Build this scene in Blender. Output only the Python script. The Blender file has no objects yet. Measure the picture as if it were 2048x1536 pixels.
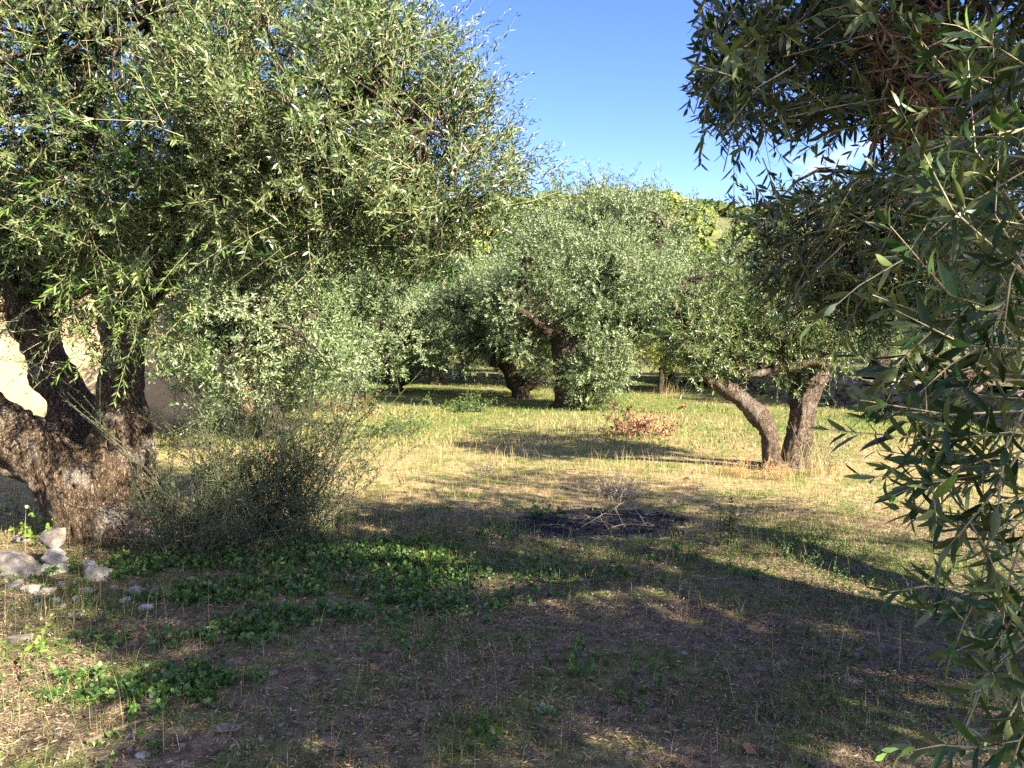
import bpy, bmesh, math, random
import numpy as np
from mathutils import Matrix, Vector

# ------------------------------------------------------------------ camera, sky, sun, exposure
SC = bpy.context.scene
COL = SC.collection
FPX, HOR = 1538.0, 690.0                       # focal length and horizon of the 2048 x 1536 photograph, in pixels
PITCH = math.atan((768 - HOR) / FPX)
CAMZ = 1.6
cd = bpy.data.cameras.new('camera'); cam = bpy.data.objects.new('camera', cd); COL.objects.link(cam)
cam.location = (0, 0, CAMZ); cam.rotation_euler = (math.pi / 2 - PITCH, 0, 0)
cd.sensor_width = 36.0; cd.lens = 36.0 * FPX / 2048; cd.clip_start = 0.05; cd.clip_end = 5000
SC.camera = cam

SUN_EL, SUN_AZ = math.radians(31), math.radians(130)   # azimuth from +Y towards +X: behind the camera, to the right
world = bpy.data.worlds.new('World'); SC.world = world; world.use_nodes = True
wn = world.node_tree; wn.nodes.clear()
sky = wn.nodes.new('ShaderNodeTexSky'); sky.sky_type = 'NISHITA'; sky.sun_disc = False
sky.sun_elevation = SUN_EL; sky.sun_rotation = SUN_AZ; sky.air_density = 1.0; sky.dust_density = 0.3; sky.ozone_density = 2.6
bg = wn.nodes.new('ShaderNodeBackground'); bg.inputs['Strength'].default_value = 0.092
wo = wn.nodes.new('ShaderNodeOutputWorld')
hs = wn.nodes.new('ShaderNodeHueSaturation'); hs.inputs['Saturation'].default_value = 1.28; hs.inputs['Hue'].default_value = .53; hs.inputs['Value'].default_value = .78
wn.links.new(sky.outputs[0], hs.inputs['Color'])
# clouds, mostly out of view, added and brightened to lift the neutral ambient light (the photograph shows the rim of one between the left-hand leaves)
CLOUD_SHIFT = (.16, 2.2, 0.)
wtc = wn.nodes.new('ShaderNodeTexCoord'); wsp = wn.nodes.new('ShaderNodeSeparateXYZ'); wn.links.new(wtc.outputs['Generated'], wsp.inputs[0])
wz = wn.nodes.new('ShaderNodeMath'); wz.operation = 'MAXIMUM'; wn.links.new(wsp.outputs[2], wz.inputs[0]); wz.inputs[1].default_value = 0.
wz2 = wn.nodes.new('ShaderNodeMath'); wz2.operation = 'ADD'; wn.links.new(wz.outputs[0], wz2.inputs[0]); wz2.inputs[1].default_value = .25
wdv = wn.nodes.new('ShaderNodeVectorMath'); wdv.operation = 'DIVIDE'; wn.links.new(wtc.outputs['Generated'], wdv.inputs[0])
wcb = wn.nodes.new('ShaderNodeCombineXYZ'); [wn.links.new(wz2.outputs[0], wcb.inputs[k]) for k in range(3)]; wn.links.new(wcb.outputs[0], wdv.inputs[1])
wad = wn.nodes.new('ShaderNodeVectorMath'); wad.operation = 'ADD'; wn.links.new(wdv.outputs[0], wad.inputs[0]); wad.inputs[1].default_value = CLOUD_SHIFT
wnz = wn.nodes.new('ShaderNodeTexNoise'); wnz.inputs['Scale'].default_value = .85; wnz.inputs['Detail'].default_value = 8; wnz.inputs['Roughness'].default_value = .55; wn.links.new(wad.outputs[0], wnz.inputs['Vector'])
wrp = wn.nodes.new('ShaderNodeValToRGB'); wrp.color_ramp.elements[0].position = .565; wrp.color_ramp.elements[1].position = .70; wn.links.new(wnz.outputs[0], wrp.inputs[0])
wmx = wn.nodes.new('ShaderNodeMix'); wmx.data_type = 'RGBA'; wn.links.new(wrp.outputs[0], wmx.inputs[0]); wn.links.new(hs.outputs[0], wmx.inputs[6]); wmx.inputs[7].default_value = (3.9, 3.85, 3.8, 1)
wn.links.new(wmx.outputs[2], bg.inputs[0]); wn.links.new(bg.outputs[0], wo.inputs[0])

sd = bpy.data.lights.new('sun', 'SUN'); sun = bpy.data.objects.new('sun', sd); COL.objects.link(sun)
sd.energy = 5.0; sd.angle = math.radians(0.53); sd.color = (1.0, 0.90, 0.74)
TOSUN = Vector((math.sin(SUN_AZ) * math.cos(SUN_EL), math.cos(SUN_AZ) * math.cos(SUN_EL), math.sin(SUN_EL)))
sun.rotation_euler = TOSUN.to_track_quat('Z', 'Y').to_euler()
SC.view_settings.view_transform = 'Standard'; SC.view_settings.look = 'None'
SC.view_settings.exposure = 2.6; SC.view_settings.gamma = 1.0
SC.cycles.use_denoising = False; SC.cycles.use_adaptive_sampling = False
SC.cycles.max_bounces = 6; SC.cycles.diffuse_bounces = 3; SC.cycles.transmission_bounces = 4
SC.cycles.glossy_bounces = 2; SC.cycles.caustics_reflective = False; SC.cycles.caustics_refractive = False

# ------------------------------------------------------------------ helpers
UP = np.array([0., 0., 1.])
def W(px, py, d):
    """World point seen at photo pixel (px, py) at forward distance d: used to measure the place."""
    cp, sp = math.cos(PITCH), math.sin(PITCH)
    u, v = (px - 1024) / FPX, (768 - py) / FPX
    r = np.array([u, cp + v * sp, -sp + v * cp])
    return np.array([0, 0, CAMZ]) + r * (d / r[1])
def seen(p):
    """Photo pixel and depth of world points (n, 3)."""
    cp, sp = math.cos(PITCH), math.sin(PITCH)
    q = np.asarray(p) - np.array([0, 0, CAMZ])
    z = q[:, 1] * cp - q[:, 2] * sp; v = q[:, 1] * sp + q[:, 2] * cp
    zz = np.where(z > .05, z, .05)
    return 1024 + FPX * q[:, 0] / zz, 768 - FPX * v / zz, z
def nrm(v): return v / np.maximum(np.linalg.norm(v, axis=-1, keepdims=True), 1e-9)

_tab = np.random.RandomState(5).rand(64, 64, 64).astype(np.float32)
def noise(p, s=1.0):
    """Smooth value noise in 0..1 for points (n, 3)."""
    p = np.asarray(p) * s + 1000.37
    i = np.floor(p).astype(int); f = p - i; f = f * f * (3 - 2 * f); i &= 63; j = (i + 1) & 63
    a = _tab
    def L(x, y, t): return x + (y - x) * t
    x00 = L(a[i[:, 0], i[:, 1], i[:, 2]], a[j[:, 0], i[:, 1], i[:, 2]], f[:, 0]); x10 = L(a[i[:, 0], j[:, 1], i[:, 2]], a[j[:, 0], j[:, 1], i[:, 2]], f[:, 0])
    x01 = L(a[i[:, 0], i[:, 1], j[:, 2]], a[j[:, 0], i[:, 1], j[:, 2]], f[:, 0]); x11 = L(a[i[:, 0], j[:, 1], j[:, 2]], a[j[:, 0], j[:, 1], j[:, 2]], f[:, 0])
    return L(L(x00, x10, f[:, 1]), L(x01, x11, f[:, 1]), f[:, 2])
def noise2(x, y, s=1.0): return noise(np.stack([x, y, np.zeros_like(x) + .3], -1), s)
def H(x, y):
    x = np.asarray(x, float); y = np.asarray(y, float)
    x, y = np.broadcast_arrays(x, y); sh = x.shape; x = x.ravel(); y = y.ravel()
    h = .16 * (noise2(x, y, .22) - .5) + .07 * (noise2(x, y, .9) - .5) + .02 * (noise2(x, y, 3.1) - .5)
    h = h * np.clip((np.hypot(x, y)) / 5, .35, 1)
    return h.reshape(sh)
def Hf(x, y): return float(H(np.array([x]), np.array([y]))[0])

def tri_mesh(name, v, f, tint=None, smooth=True):
    me = bpy.data.meshes.new(name)
    v = np.ascontiguousarray(v, np.float32); f = np.ascontiguousarray(f, np.int32)
    me.vertices.add(len(v)); me.vertices.foreach_set('co', v.ravel())
    me.loops.add(f.size); me.loops.foreach_set('vertex_index', f.ravel())
    me.polygons.add(len(f)); me.polygons.foreach_set('loop_start', np.arange(0, f.size, f.shape[1], dtype=np.int32))
    me.update(calc_edges=True)
    if not smooth: me.polygons.foreach_set('use_smooth', np.zeros(len(f), bool))
    else: me.polygons.foreach_set('use_smooth', np.ones(len(f), bool))
    if tint is not None:
        a = me.attributes.new('tint', 'FLOAT', 'POINT'); a.data.foreach_set('value', np.ascontiguousarray(tint, np.float32))
    return me
def link(name, me, mat, parent=None, loc=None, kind=None):
    o = bpy.data.objects.new(name, me); COL.objects.link(o)
    if me is not None and mat is not None and not len(me.materials): me.materials.append(mat)
    if parent is not None: o.parent = parent
    if loc is not None: o.location = loc
    if kind: o['kind'] = kind
    return o
def tag(o, label, cat, group=None):
    o['label'] = label; o['category'] = cat
    if group: o['group'] = group
    return o
def root(name, loc, label, cat, group=None):
    o = bpy.data.objects.new(name, None); COL.objects.link(o); o.location = loc; o.empty_display_size = .2
    return tag(o, label, cat, group)
class Bag:
    """Collects triangle geometry for ONE mesh."""
    def __init__(s): s.v = []; s.f = []; s.t = []; s.n = 0
    def add(s, v, f, t=None):
        if not len(v): return
        s.v.append(v); s.f.append(np.asarray(f) + s.n); s.t.append(np.full(len(v), .5) if t is None else t); s.n += len(v)
    def mesh(s, name, off=(0, 0, 0), smooth=True):
        return tri_mesh(name, np.concatenate(s.v) - np.asarray(off), np.concatenate(s.f), np.concatenate(s.t), smooth)

def tube(path, rad, sides=6, cap=True):
    """Tapered tube along a polyline -> verts, tris."""
    path = np.asarray(path, float); rad = np.asarray(rad, float); n = len(path)
    T = nrm(np.gradient(path, axis=0)); ref = np.array([.31, .95, .12])
    A = nrm(np.cross(T, ref)); B = np.cross(T, A)
    ang = np.arange(sides) * 2 * math.pi / sides
    v = path[:, None] + rad[:, None, None] * (np.cos(ang)[None, :, None] * A[:, None] + np.sin(ang)[None, :, None] * B[:, None])
    v = v.reshape(-1, 3); f = []
    i = np.arange(n - 1)[:, None] * sides; k = np.arange(sides)[None]; k2 = (k + 1) % sides
    a, b, c, d = i + k, i + k2, i + sides + k2, i + sides + k
    f = np.concatenate([np.stack([a, b, c], -1).reshape(-1, 3), np.stack([a, c, d], -1).reshape(-1, 3)])
    if cap:
        v = np.concatenate([v, path[:1], path[-1:]]); m = n * sides
        kk = np.arange(sides)
        f = np.concatenate([f, np.stack([np.full(sides, m), (kk + 1) % sides, kk], -1), np.stack([np.full(sides, m + 1), (n - 1) * sides + kk, (n - 1) * sides + (kk + 1) % sides], -1)])
    return v, f
def spline(pts, n=16):
    """Catmull-Rom through pts (k, m)."""
    P = np.asarray(pts, float); P = np.concatenate([2 * P[:1] - P[1:2], P, 2 * P[-1:] - P[-2:-1]])
    out = []
    seg = len(P) - 3
    for t in np.linspace(0, seg - 1e-6, n):
        i = int(t); u = t - i; a, b, c, d = P[i], P[i + 1], P[i + 2], P[i + 3]
        out.append(.5 * (2 * b + (c - a) * u + (2 * a - 5 * b + 4 * c - d) * u * u + (3 * b - a - 3 * c + d) * u ** 3))
    return np.array(out)

# ------------------------------------------------------------------ leaf and shoot generator
def leaf_t2(): return np.array([[0, 0, 0], [.45, .5, .06], [1, 0, -.08], [.45, -.5, .06]]), np.array([[0, 2, 1], [0, 3, 2]])
def leaf_t4(): return (np.array([[0, 0, 0], [.3, .46, .02], [.3, -.46, .02], [.7, .4, -.01], [.7, -.4, -.01], [1, 0, -.1]]),
                       np.array([[0, 2, 1], [2, 4, 3], [2, 3, 1], [4, 5, 3]]))
def leaf_fine(bend=.12, fold=.25):
    xs = [0, .1, .25, .45, .65, .85, 1]; ws = [.1, .25, .44, .5, .43, .22, 0]
    v = []; f = []
    for x, w in zip(xs, ws):
        z = -bend * x * x
        v += [[x, w, z + fold * w * .3], [x, 0, z], [x, -w, z + fold * w * .3]]
    for i in range(len(xs) - 1):
        a = 3 * i; b = a + 3
        f += [[a, a + 1, b + 1], [a, b + 1, b], [a + 1, a + 2, b + 2], [a + 1, b + 2, b + 1]]
    return np.array(v), np.array(f)[:, ::-1] * 1
def fix_up(t):
    v, f = t
    n = np.cross(v[f[:, 1]] - v[f[:, 0]], v[f[:, 2]] - v[f[:, 0]])
    flip = n[:, 2] < 0; f = f.copy(); f[flip] = f[flip][:, ::-1]
    return v, f
T2, T4, TF = fix_up(leaf_t2()), fix_up(leaf_t4()), fix_up(leaf_fine())

def shoots(rng, O, D, L, K, ll, lw, bend, ang=(35, 62), tmpl=T4, stem=.0022, roll=.6, pair=True, tshift=0., skip=0., t0=.08, opposite90=True):
    """S curved shoots with leaves along them. Returns (verts, tris, tint, frames) of the leaves and (verts, tris) of the twigs."""
    S = len(O); M = 2 if pair else 1
    D = nrm(D); L = np.asarray(L)[:, None]
    t = t0 + (1 - t0) * (np.arange(K) + .9) / K
    t = np.clip(t[None] + rng.uniform(-.3, .3, (S, K)) / K, 0, 1)                     # S,K
    P = O[:, None] + D[:, None] * (L * t)[..., None] + bend[:, None] * (t ** 2)[..., None]
    T = nrm(D[:, None] * L[:, None] + 2 * bend[:, None] * t[..., None])
    ref = nrm(rng.normal(size=(S, 1, 3)) + 1e-3)
    A = nrm(np.cross(T, np.broadcast_to(ref, T.shape))); B = np.cross(T, A)
    phi = rng.uniform(0, 6.28, (S, 1)) + (np.arange(K)[None] % 2) * (1.57 if opposite90 else 0) + rng.normal(0, .35, (S, K))
    if not pair: phi = phi + np.arange(K)[None] * 2.4
    phi = phi[..., None] + np.arange(M) * math.pi + rng.normal(0, .2, (S, K, M))      # S,K,M
    th = np.radians(rng.uniform(ang[0], ang[1], (S, K, M))) * (1 - .45 * t[..., None] ** 3)
    side = np.cos(phi)[..., None] * A[:, :, None] + np.sin(phi)[..., None] * B[:, :, None]
    TT = np.broadcast_to(T[:, :, None], side.shape)
    X = np.cos(th)[..., None] * TT + np.sin(th)[..., None] * side
    X = nrm(X + rng.normal(0, .10, X.shape))
    Wd = nrm(np.cross(TT, X)); N = np.cross(X, Wd)
    r = rng.normal(0, roll, th.shape)[..., None]
    Wd, N = Wd * np.cos(r) + N * np.sin(r), N * np.cos(r) - Wd * np.sin(r)
    size = ll * rng.uniform(.7, 1.15, th.shape) * (1 - .45 * t[..., None] ** 4) * (.75 + .25 * np.minimum(1, t[..., None] * 4))
    wid = lw * rng.uniform(.8, 1.2, th.shape) * (size / ll) ** .7
    keep = rng.rand(*th.shape) >= skip
    PP = np.broadcast_to(P[:, :, None], X.shape)
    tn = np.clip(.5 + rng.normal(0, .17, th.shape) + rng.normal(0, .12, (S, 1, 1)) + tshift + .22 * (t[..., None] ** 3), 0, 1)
    PP, X, Wd, N, size, wid, tn = PP[keep], X[keep], Wd[keep], N[keep], size[keep], wid[keep], tn[keep]
    frames = (PP, X, Wd, N, size, wid, tn)
    ts = np.array([0, .5, 1.]); Q = O[:, None] + D[:, None] * (L * ts)[..., None] + bend[:, None] * (ts ** 2)[None, :, None]
    TQ = nrm(D[:, None] * L[:, None] + 2 * bend[:, None] * ts[None, :, None]); a = nrm(np.cross(TQ, np.broadcast_to(ref, TQ.shape))); b = np.cross(TQ, a)
    rr = stem * np.array([1., .78, .35])
    an = np.arange(3) * 2.0944
    tv = Q[:, :, None] + rr[None, :, None, None] * (np.cos(an)[:, None] * a[:, :, None] + np.sin(an)[:, None] * b[:, :, None])
    idx = np.arange(S)[:, None, None] * 9 + np.arange(2)[None, :, None] * 3; k = np.arange(3)[None, None]; k2 = (k + 1) % 3
    q = [idx + k, idx + k2, idx + 3 + k2, idx + 3 + k]
    tf = np.concatenate([np.stack([q[0], q[1], q[2]], -1).reshape(-1, 3), np.stack([q[0], q[2], q[3]], -1).reshape(-1, 3)])
    return frames, (tv.reshape(-1, 3), tf)
def leaves_from(frames, tmpl, sel=None):
    PP, X, Wd, N, size, wid, tn = frames if sel is None else tuple(a[sel] for a in frames)
    tv, tf = tmpl; m = len(tv)
    v = PP[:, None] + X[:, None] * (tv[:, 0] * size[:, None])[..., None] + Wd[:, None] * (-tv[:, 1] * wid[:, None])[..., None] + N[:, None] * (tv[:, 2] * size[:, None])[..., None]
    # Wd = T x X points so that (X, -Wd, N) is right-handed
    f = tf[None] + (np.arange(len(PP)) * m)[:, None, None]
    return v.reshape(-1, 3), f.reshape(-1, 3), np.repeat(tn, m)
def cat_frames(a): return tuple(np.concatenate([x[i] for x in a]) for i in range(7))

# ------------------------------------------------------------------ materials
def mat_new(name):
    m = bpy.data.materials.new(name); m.use_nodes = True; nt = m.node_tree; nt.nodes.clear()
    return m, nt, nt.nodes.new, nt.links.new
def rgb(c): return (*c, 1.0)
def ramp(nt, stops):
    r = nt.nodes.new('ShaderNodeValToRGB'); el = r.color_ramp.elements
    while len(el) < len(stops): el.new(.5)
    for e, (p, c) in zip(el, stops): e.position = p; e.color = rgb(c)
    return r
def mixc(nt, fac, a, b, mode='MIX'):
    m = nt.nodes.new('ShaderNodeMix'); m.data_type = 'RGBA'; m.blend_type = mode
    for s, x in ((0, fac), (6, a), (7, b)):
        if isinstance(x, (float, int)): m.inputs[s].default_value = x
        elif isinstance(x, tuple): m.inputs[s].default_value = rgb(x)
        else: nt.links.new(x, m.inputs[s])
    return m.outputs[2]
def leaf_mat(name, stops, under=None, transl=.22, rough=.42, spec=.45, tcol=None):
    """Leaf: colour runs along the 'tint' attribute; the real paler underside shows from below."""
    m, nt, new, lk = mat_new(name)
    at = new('ShaderNodeAttribute'); at.attribute_name = 'tint'
    r = ramp(nt, stops); lk(at.outputs['Fac'], r.inputs[0]); col = r.outputs[0]
    if under is not None:
        ru = ramp(nt, under); lk(at.outputs['Fac'], ru.inputs[0])
        ge = new('ShaderNodeNewGeometry'); col = mixc(nt, ge.outputs['Backfacing'], col, ru.outputs[0])
    p = new('ShaderNodeBsdfPrincipled'); lk(col, p.inputs['Base Color']); p.inputs['Roughness'].default_value = rough
    p.inputs['Specular IOR Level'].default_value = spec
    tr = new('ShaderNodeBsdfTranslucent')
    tc = mixc(nt, 1.0, col, tcol or (1.5, 1.7, .55), 'MULTIPLY'); lk(tc, tr.inputs[0])
    mx = new('ShaderNodeMixShader'); mx.inputs[0].default_value = transl; lk(p.outputs[0], mx.inputs[1]); lk(tr.outputs[0], mx.inputs[2])
    o = new('ShaderNodeOutputMaterial'); lk(mx.outputs[0], o.inputs[0])
    return m
def plain_mat(name, stops, scale=8., rough=.85, bump=.3, attr=False, dist=.01):
    m, nt, new, lk = mat_new(name)
    tc = new('ShaderNodeTexCoord'); n = new('ShaderNodeTexNoise'); n.inputs['Scale'].default_value = scale; n.inputs['Detail'].default_value = 5
    lk(tc.outputs['Object'], n.inputs['Vector'])
    r = ramp(nt, stops)
    if attr:
        at = new('ShaderNodeAttribute'); at.attribute_name = 'tint'; lk(at.outputs['Fac'], r.inputs[0])
    else: lk(n.outputs[0], r.inputs[0])
    p = new('ShaderNodeBsdfPrincipled'); lk(r.outputs[0], p.inputs['Base Color']); p.inputs['Roughness'].default_value = rough
    p.inputs['Specular IOR Level'].default_value = .25
    if bump:
        b = new('ShaderNodeBump'); b.inputs['Strength'].default_value = bump; b.inputs['Distance'].default_value = dist; lk(n.outputs[0], b.inputs['Height']); lk(b.outputs[0], p.inputs['Normal'])
    o = new('ShaderNodeOutputMaterial'); lk(p.outputs[0], o.inputs[0])
    return m
def bark_mat(name, dark, mid, pale, lichen=.35, zs=.28):
    m, nt, new, lk = mat_new(name)
    tc = new('ShaderNodeTexCoord')
    mp = new('ShaderNodeMapping'); mp.inputs['Scale'].default_value = (1, 1, zs); lk(tc.outputs['Object'], mp.inputs[0])
    n1 = new('ShaderNodeTexNoise'); n1.inputs['Scale'].default_value = 60; n1.inputs['Detail'].default_value = 7; n1.inputs['Distortion'].default_value = .8; lk(mp.outputs[0], n1.inputs['Vector'])
    vo = new('ShaderNodeTexVoronoi'); vo.feature = 'DISTANCE_TO_EDGE'; vo.inputs['Scale'].default_value = 75
    wv = new('ShaderNodeMix'); wv.data_type = 'VECTOR'; wv.inputs[0].default_value = .06; lk(mp.outputs[0], wv.inputs[4]); lk(n1.outputs[1], wv.inputs[5]); lk(wv.outputs[1], vo.inputs['Vector'])
    n2 = new('ShaderNodeTexNoise'); n2.inputs['Scale'].default_value = 3.2; n2.inputs['Detail'].default_value = 6; lk(tc.outputs['Object'], n2.inputs['Vector'])
    r1 = ramp(nt, [(.25, dark), (.5, mid), (.78, pale)]); lk(n1.outputs[0], r1.inputs[0])
    rc = ramp(nt, [(0., (.3, .27, .25)), (.14, (1, 1, 1))]); lk(vo.outputs[0], rc.inputs[0])
    c = mixc(nt, .75, r1.outputs[0], rc.outputs[0], 'MULTIPLY')
    rl = ramp(nt, [(.55, (0, 0, 0)), (.68, (1, 1, 1))]); lk(n2.outputs[0], rl.inputs[0])
    ml = new('ShaderNodeMath'); ml.operation = 'MULTIPLY'; lk(rl.outputs[0], ml.inputs[0]); ml.inputs[1].default_value = lichen
    c = mixc(nt, ml.outputs[0], c, (.42, .38, .32))
    p = new('ShaderNodeBsdfPrincipled'); lk(c, p.inputs['Base Color']); p.inputs['Roughness'].default_value = .9; p.inputs['Specular IOR Level'].default_value = .15
    ad = new('ShaderNodeMath'); ad.operation = 'ADD'; lk(n1.outputs[0], ad.inputs[0]); lk(rc.outputs[0], ad.inputs[1])
    b = new('ShaderNodeBump'); b.inputs['Strength'].default_value = 1.0; b.inputs['Distance'].default_value = .035; lk(ad.outputs[0], b.inputs['Height']); lk(b.outputs[0], p.inputs['Normal'])
    o = new('ShaderNodeOutputMaterial'); lk(p.outputs[0], o.inputs[0])
    return m

OLIVE_TOP = [(0, (.007, .024, .005)), (.45, (.019, .054, .010)), (.75, (.047, .104, .018)), (1, (.12, .21, .035))]
OLIVE_UND = [(0, (.05, .075, .030)), (.5, (.10, .135, .055)), (1, (.18, .22, .08))]
M_olive = leaf_mat('olive_leaf', OLIVE_TOP, OLIVE_UND, .2, .34, .5)
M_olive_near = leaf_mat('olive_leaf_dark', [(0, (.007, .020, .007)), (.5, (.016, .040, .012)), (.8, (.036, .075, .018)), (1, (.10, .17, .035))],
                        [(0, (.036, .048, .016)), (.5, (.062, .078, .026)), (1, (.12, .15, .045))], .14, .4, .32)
M_olive_far = leaf_mat('olive_leaf_silver', [(0, (.018, .040, .010)), (.45, (.045, .082, .024)), (.8, (.095, .145, .046)), (1, (.18, .23, .085))],
                       [(0, (.08, .108, .052)), (.5, (.15, .185, .095)), (1, (.25, .28, .15))], .2, .45, .4)
M_twig = plain_mat('olive_twig', [(.2, (.22, .17, .10)), (.8, (.38, .31, .19))], 30, .8, 0)
M_twig_dark = plain_mat('grey_brown_twig', [(.2, (.075, .055, .038)), (.8, (.16, .12, .085))], 20, .85, 0)
M_bark = bark_mat('gnarled_olive_bark', (.022, .015, .010), (.13, .09, .055), (.36, .27, .18), .6)
M_bark_b = bark_mat('dark_olive_bark', (.03, .022, .016), (.10, .072, .05), (.22, .17, .125), .2)
M_bark_c = bark_mat('brown_grey_olive_bark', (.05, .036, .026), (.16, .115, .08), (.36, .28, .21), .3, .4)

# ------------------------------------------------------------------ ground, terrace, hill
def ground_mat():
    m, nt, new, lk = mat_new('grove_soil')
    ge = new('ShaderNodeNewGeometry'); sp = new('ShaderNodeSeparateXYZ'); lk(ge.outputs['Position'], sp.inputs[0])
    def nz(scale, det=6, dist=0.):
        n = new('ShaderNodeTexNoise'); n.inputs['Scale'].default_value = scale; n.inputs['Detail'].default_value = det; n.inputs['Distortion'].default_value = dist
        lk(ge.outputs['Position'], n.inputs['Vector']); return n.outputs[0]
    big, med, fine, tiny = nz(.45, 4), nz(2.3, 6, .4), nz(14, 8, .3), nz(70, 6)
    soil = ramp(nt, [(.3, (.065, .045, .028)), (.5, (.145, .105, .066)), (.72, (.26, .20, .135))]); lk(fine, soil.inputs[0])
    straw = ramp(nt, [(.3, (.15, .10, .045)), (.5, (.29, .215, .10)), (.75, (.44, .35, .18))]); lk(fine, straw.inputs[0])
    green = ramp(nt, [(.3, (.035, .055, .013)), (.55, (.095, .13, .028)), (.8, (.19, .22, .055))]); lk(fine, green.inputs[0])
    y = new('ShaderNodeMapRange'); y.inputs[1].default_value = 5.2; y.inputs[2].default_value = 8.2; lk(sp.outputs[1], y.inputs[0])
    ym = new('ShaderNodeMath'); ym.operation = 'ADD'; lk(y.outputs[0], ym.inputs[0]); sb = new('ShaderNodeMath'); sb.operation = 'MULTIPLY_ADD'; lk(med, sb.inputs[0]); sb.inputs[1].default_value = 1.6; sb.inputs[2].default_value = -.8; lk(sb.outputs[0], ym.inputs[1]); ym.use_clamp = True
    c = mixc(nt, ym.outputs[0], soil.outputs[0], straw.outputs[0])
    gm = ramp(nt, [(.45, (0, 0, 0)), (.62, (.8, .8, .8))]); lk(med, gm.inputs[0])
    c = mixc(nt, gm.outputs[0], c, green.outputs[0])
    y2 = new('ShaderNodeMapRange'); y2.inputs[1].default_value = 11; y2.inputs[2].default_value = 16; y2.inputs[4].default_value = .6; lk(sp.outputs[1], y2.inputs[0])
    c = mixc(nt, y2.outputs[0], c, green.outputs[0])
    p = new('ShaderNodeBsdfPrincipled'); lk(c, p.inputs['Base Color']); p.inputs['Roughness'].default_value = .95; p.inputs['Specular IOR Level'].default_value = .1
    ad = new('ShaderNodeMath'); ad.operation = 'ADD'; lk(fine, ad.inputs[0]); lk(tiny, ad.inputs[1])
    b = new('ShaderNodeBump'); b.inputs['Strength'].default_value = .8; b.inputs['Distance'].default_value = .03; lk(ad.outputs[0], b.inputs['Height']); lk(b.outputs[0], p.inputs['Normal'])
    o = new('ShaderNodeOutputMaterial'); lk(p.outputs[0], o.inputs[0])
    return m
M_ground = ground_mat()
def grid(xs, ys, z):
    X, Y = np.meshgrid(xs, ys); Z = z(X, Y); v = np.stack([X, Y, Z], -1).reshape(-1, 3)
    n, m = len(xs), len(ys); i = (np.arange(m - 1)[:, None] * n + np.arange(n - 1)[None]).ravel()
    return v, np.concatenate([np.stack([i, i + 1, i + n + 1], -1), np.stack([i, i + n + 1, i + n], -1)])
def axis(lo, hi, a, b, fine):
    left = [lo]; x = a; st = fine; L1 = []
    while x > lo: x -= st; st *= 1.25; L1.append(max(x, lo))
    x = b; st = fine; R1 = []
    while x < hi: x += st; st *= 1.25; R1.append(min(x, hi))
    return np.array(sorted(set(L1)) + list(np.arange(a, b, fine)) + [b] + R1)
v, f = grid(axis(-900, 900, -9, 9, .17), axis(-300, 1200, -1, 16, .15), H)
g = link('ground', tri_mesh('ground', v, f), M_ground, kind='structure')

# hillside far behind the grove, covered with scrub
def hill_z(x, y):
    t = np.clip((y - 90) / 130, 0, 1); t = t * t * (3 - 2 * t)
    prof = 39.5 + 3.5 * np.sin(x * .021 + 1.2) + 3 * (noise2(x.ravel(), y.ravel(), .02).reshape(x.shape) - .5) * 2 - np.clip((x - 60) * .06, 0, 12) + np.clip((-x - 120) * .02, -6, 8)
    return t * prof - .4 + 1.5 * (noise2(x.ravel(), y.ravel(), .06).reshape(x.shape) - .5) * t
v, f = grid(np.linspace(-420, 420, 120), np.linspace(88, 420, 60), hill_z)
M_hill = plain_mat('hill_soil', [(.3, (.05, .06, .02)), (.7, (.13, .13, .05))], .3, .95, 0)
link('hill', tri_mesh('hill', v, f), M_hill, kind='structure')
def scrub():
    rng = np.random.RandomState(3); n = 2300
    x = rng.uniform(-190, 190, n); y = rng.uniform(120, 235, n); ok = np.abs(x) < y * .82; x, y = x[ok], y[ok]; n = len(x)
    z = hill_z(x, y); s = rng.uniform(1.3, 3.4, n) * rng.choice([1, 1, 1.35], n)
    hue = np.clip(noise2(x, y, .045) + rng.normal(0, .18, n), 0, 1)
    Q = 80
    d = nrm(rng.normal(size=(n, Q, 3))); d[..., 2] = np.abs(d[..., 2]) * 1.0 - .1
    lump = .75 + .5 * noise((d * 1.3 + np.stack([x, y, z], -1)[:, None]).reshape(-1, 3), 1.6).reshape(n, Q)
    c = np.stack([x, y, z + s * .25], -1)[:, None] + d * (s[:, None] * lump)[..., None] * np.array([1, 1, .8])
    nn = nrm(d + rng.normal(0, .45, d.shape)); a = nrm(np.cross(nn, rng.normal(size=d.shape))); b = np.cross(nn, a)
    w = (s[:, None] * rng.uniform(.14, .28, (n, Q)))[..., None]
    v = np.stack([c + a * w, c - .6 * a * w + b * w, c - .6 * a * w - b * w], 2).reshape(-1, 3)
    f = np.arange(n * Q * 3).reshape(-1, 3)
    t = np.repeat(np.clip(hue[:, None] + rng.normal(0, .1, (n, Q)), 0, 1).ravel(), 3)
    m = leaf_mat('hill_scrub', [(0, (.04, .058, .02)), (.35, (.075, .098, .025)), (.6, (.12, .15, .03)), (.85, (.17, .19, .038)), (1, (.15, .14, .055))], None, .12, .7, .1)
    o = link('hillside_scrub', tri_mesh('hillside_scrub', v, f, t), m, kind='stuff')
    tag(o, 'bright green scrub covering the far hillside below the blue sky', 'scrub')
scrub()

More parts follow.
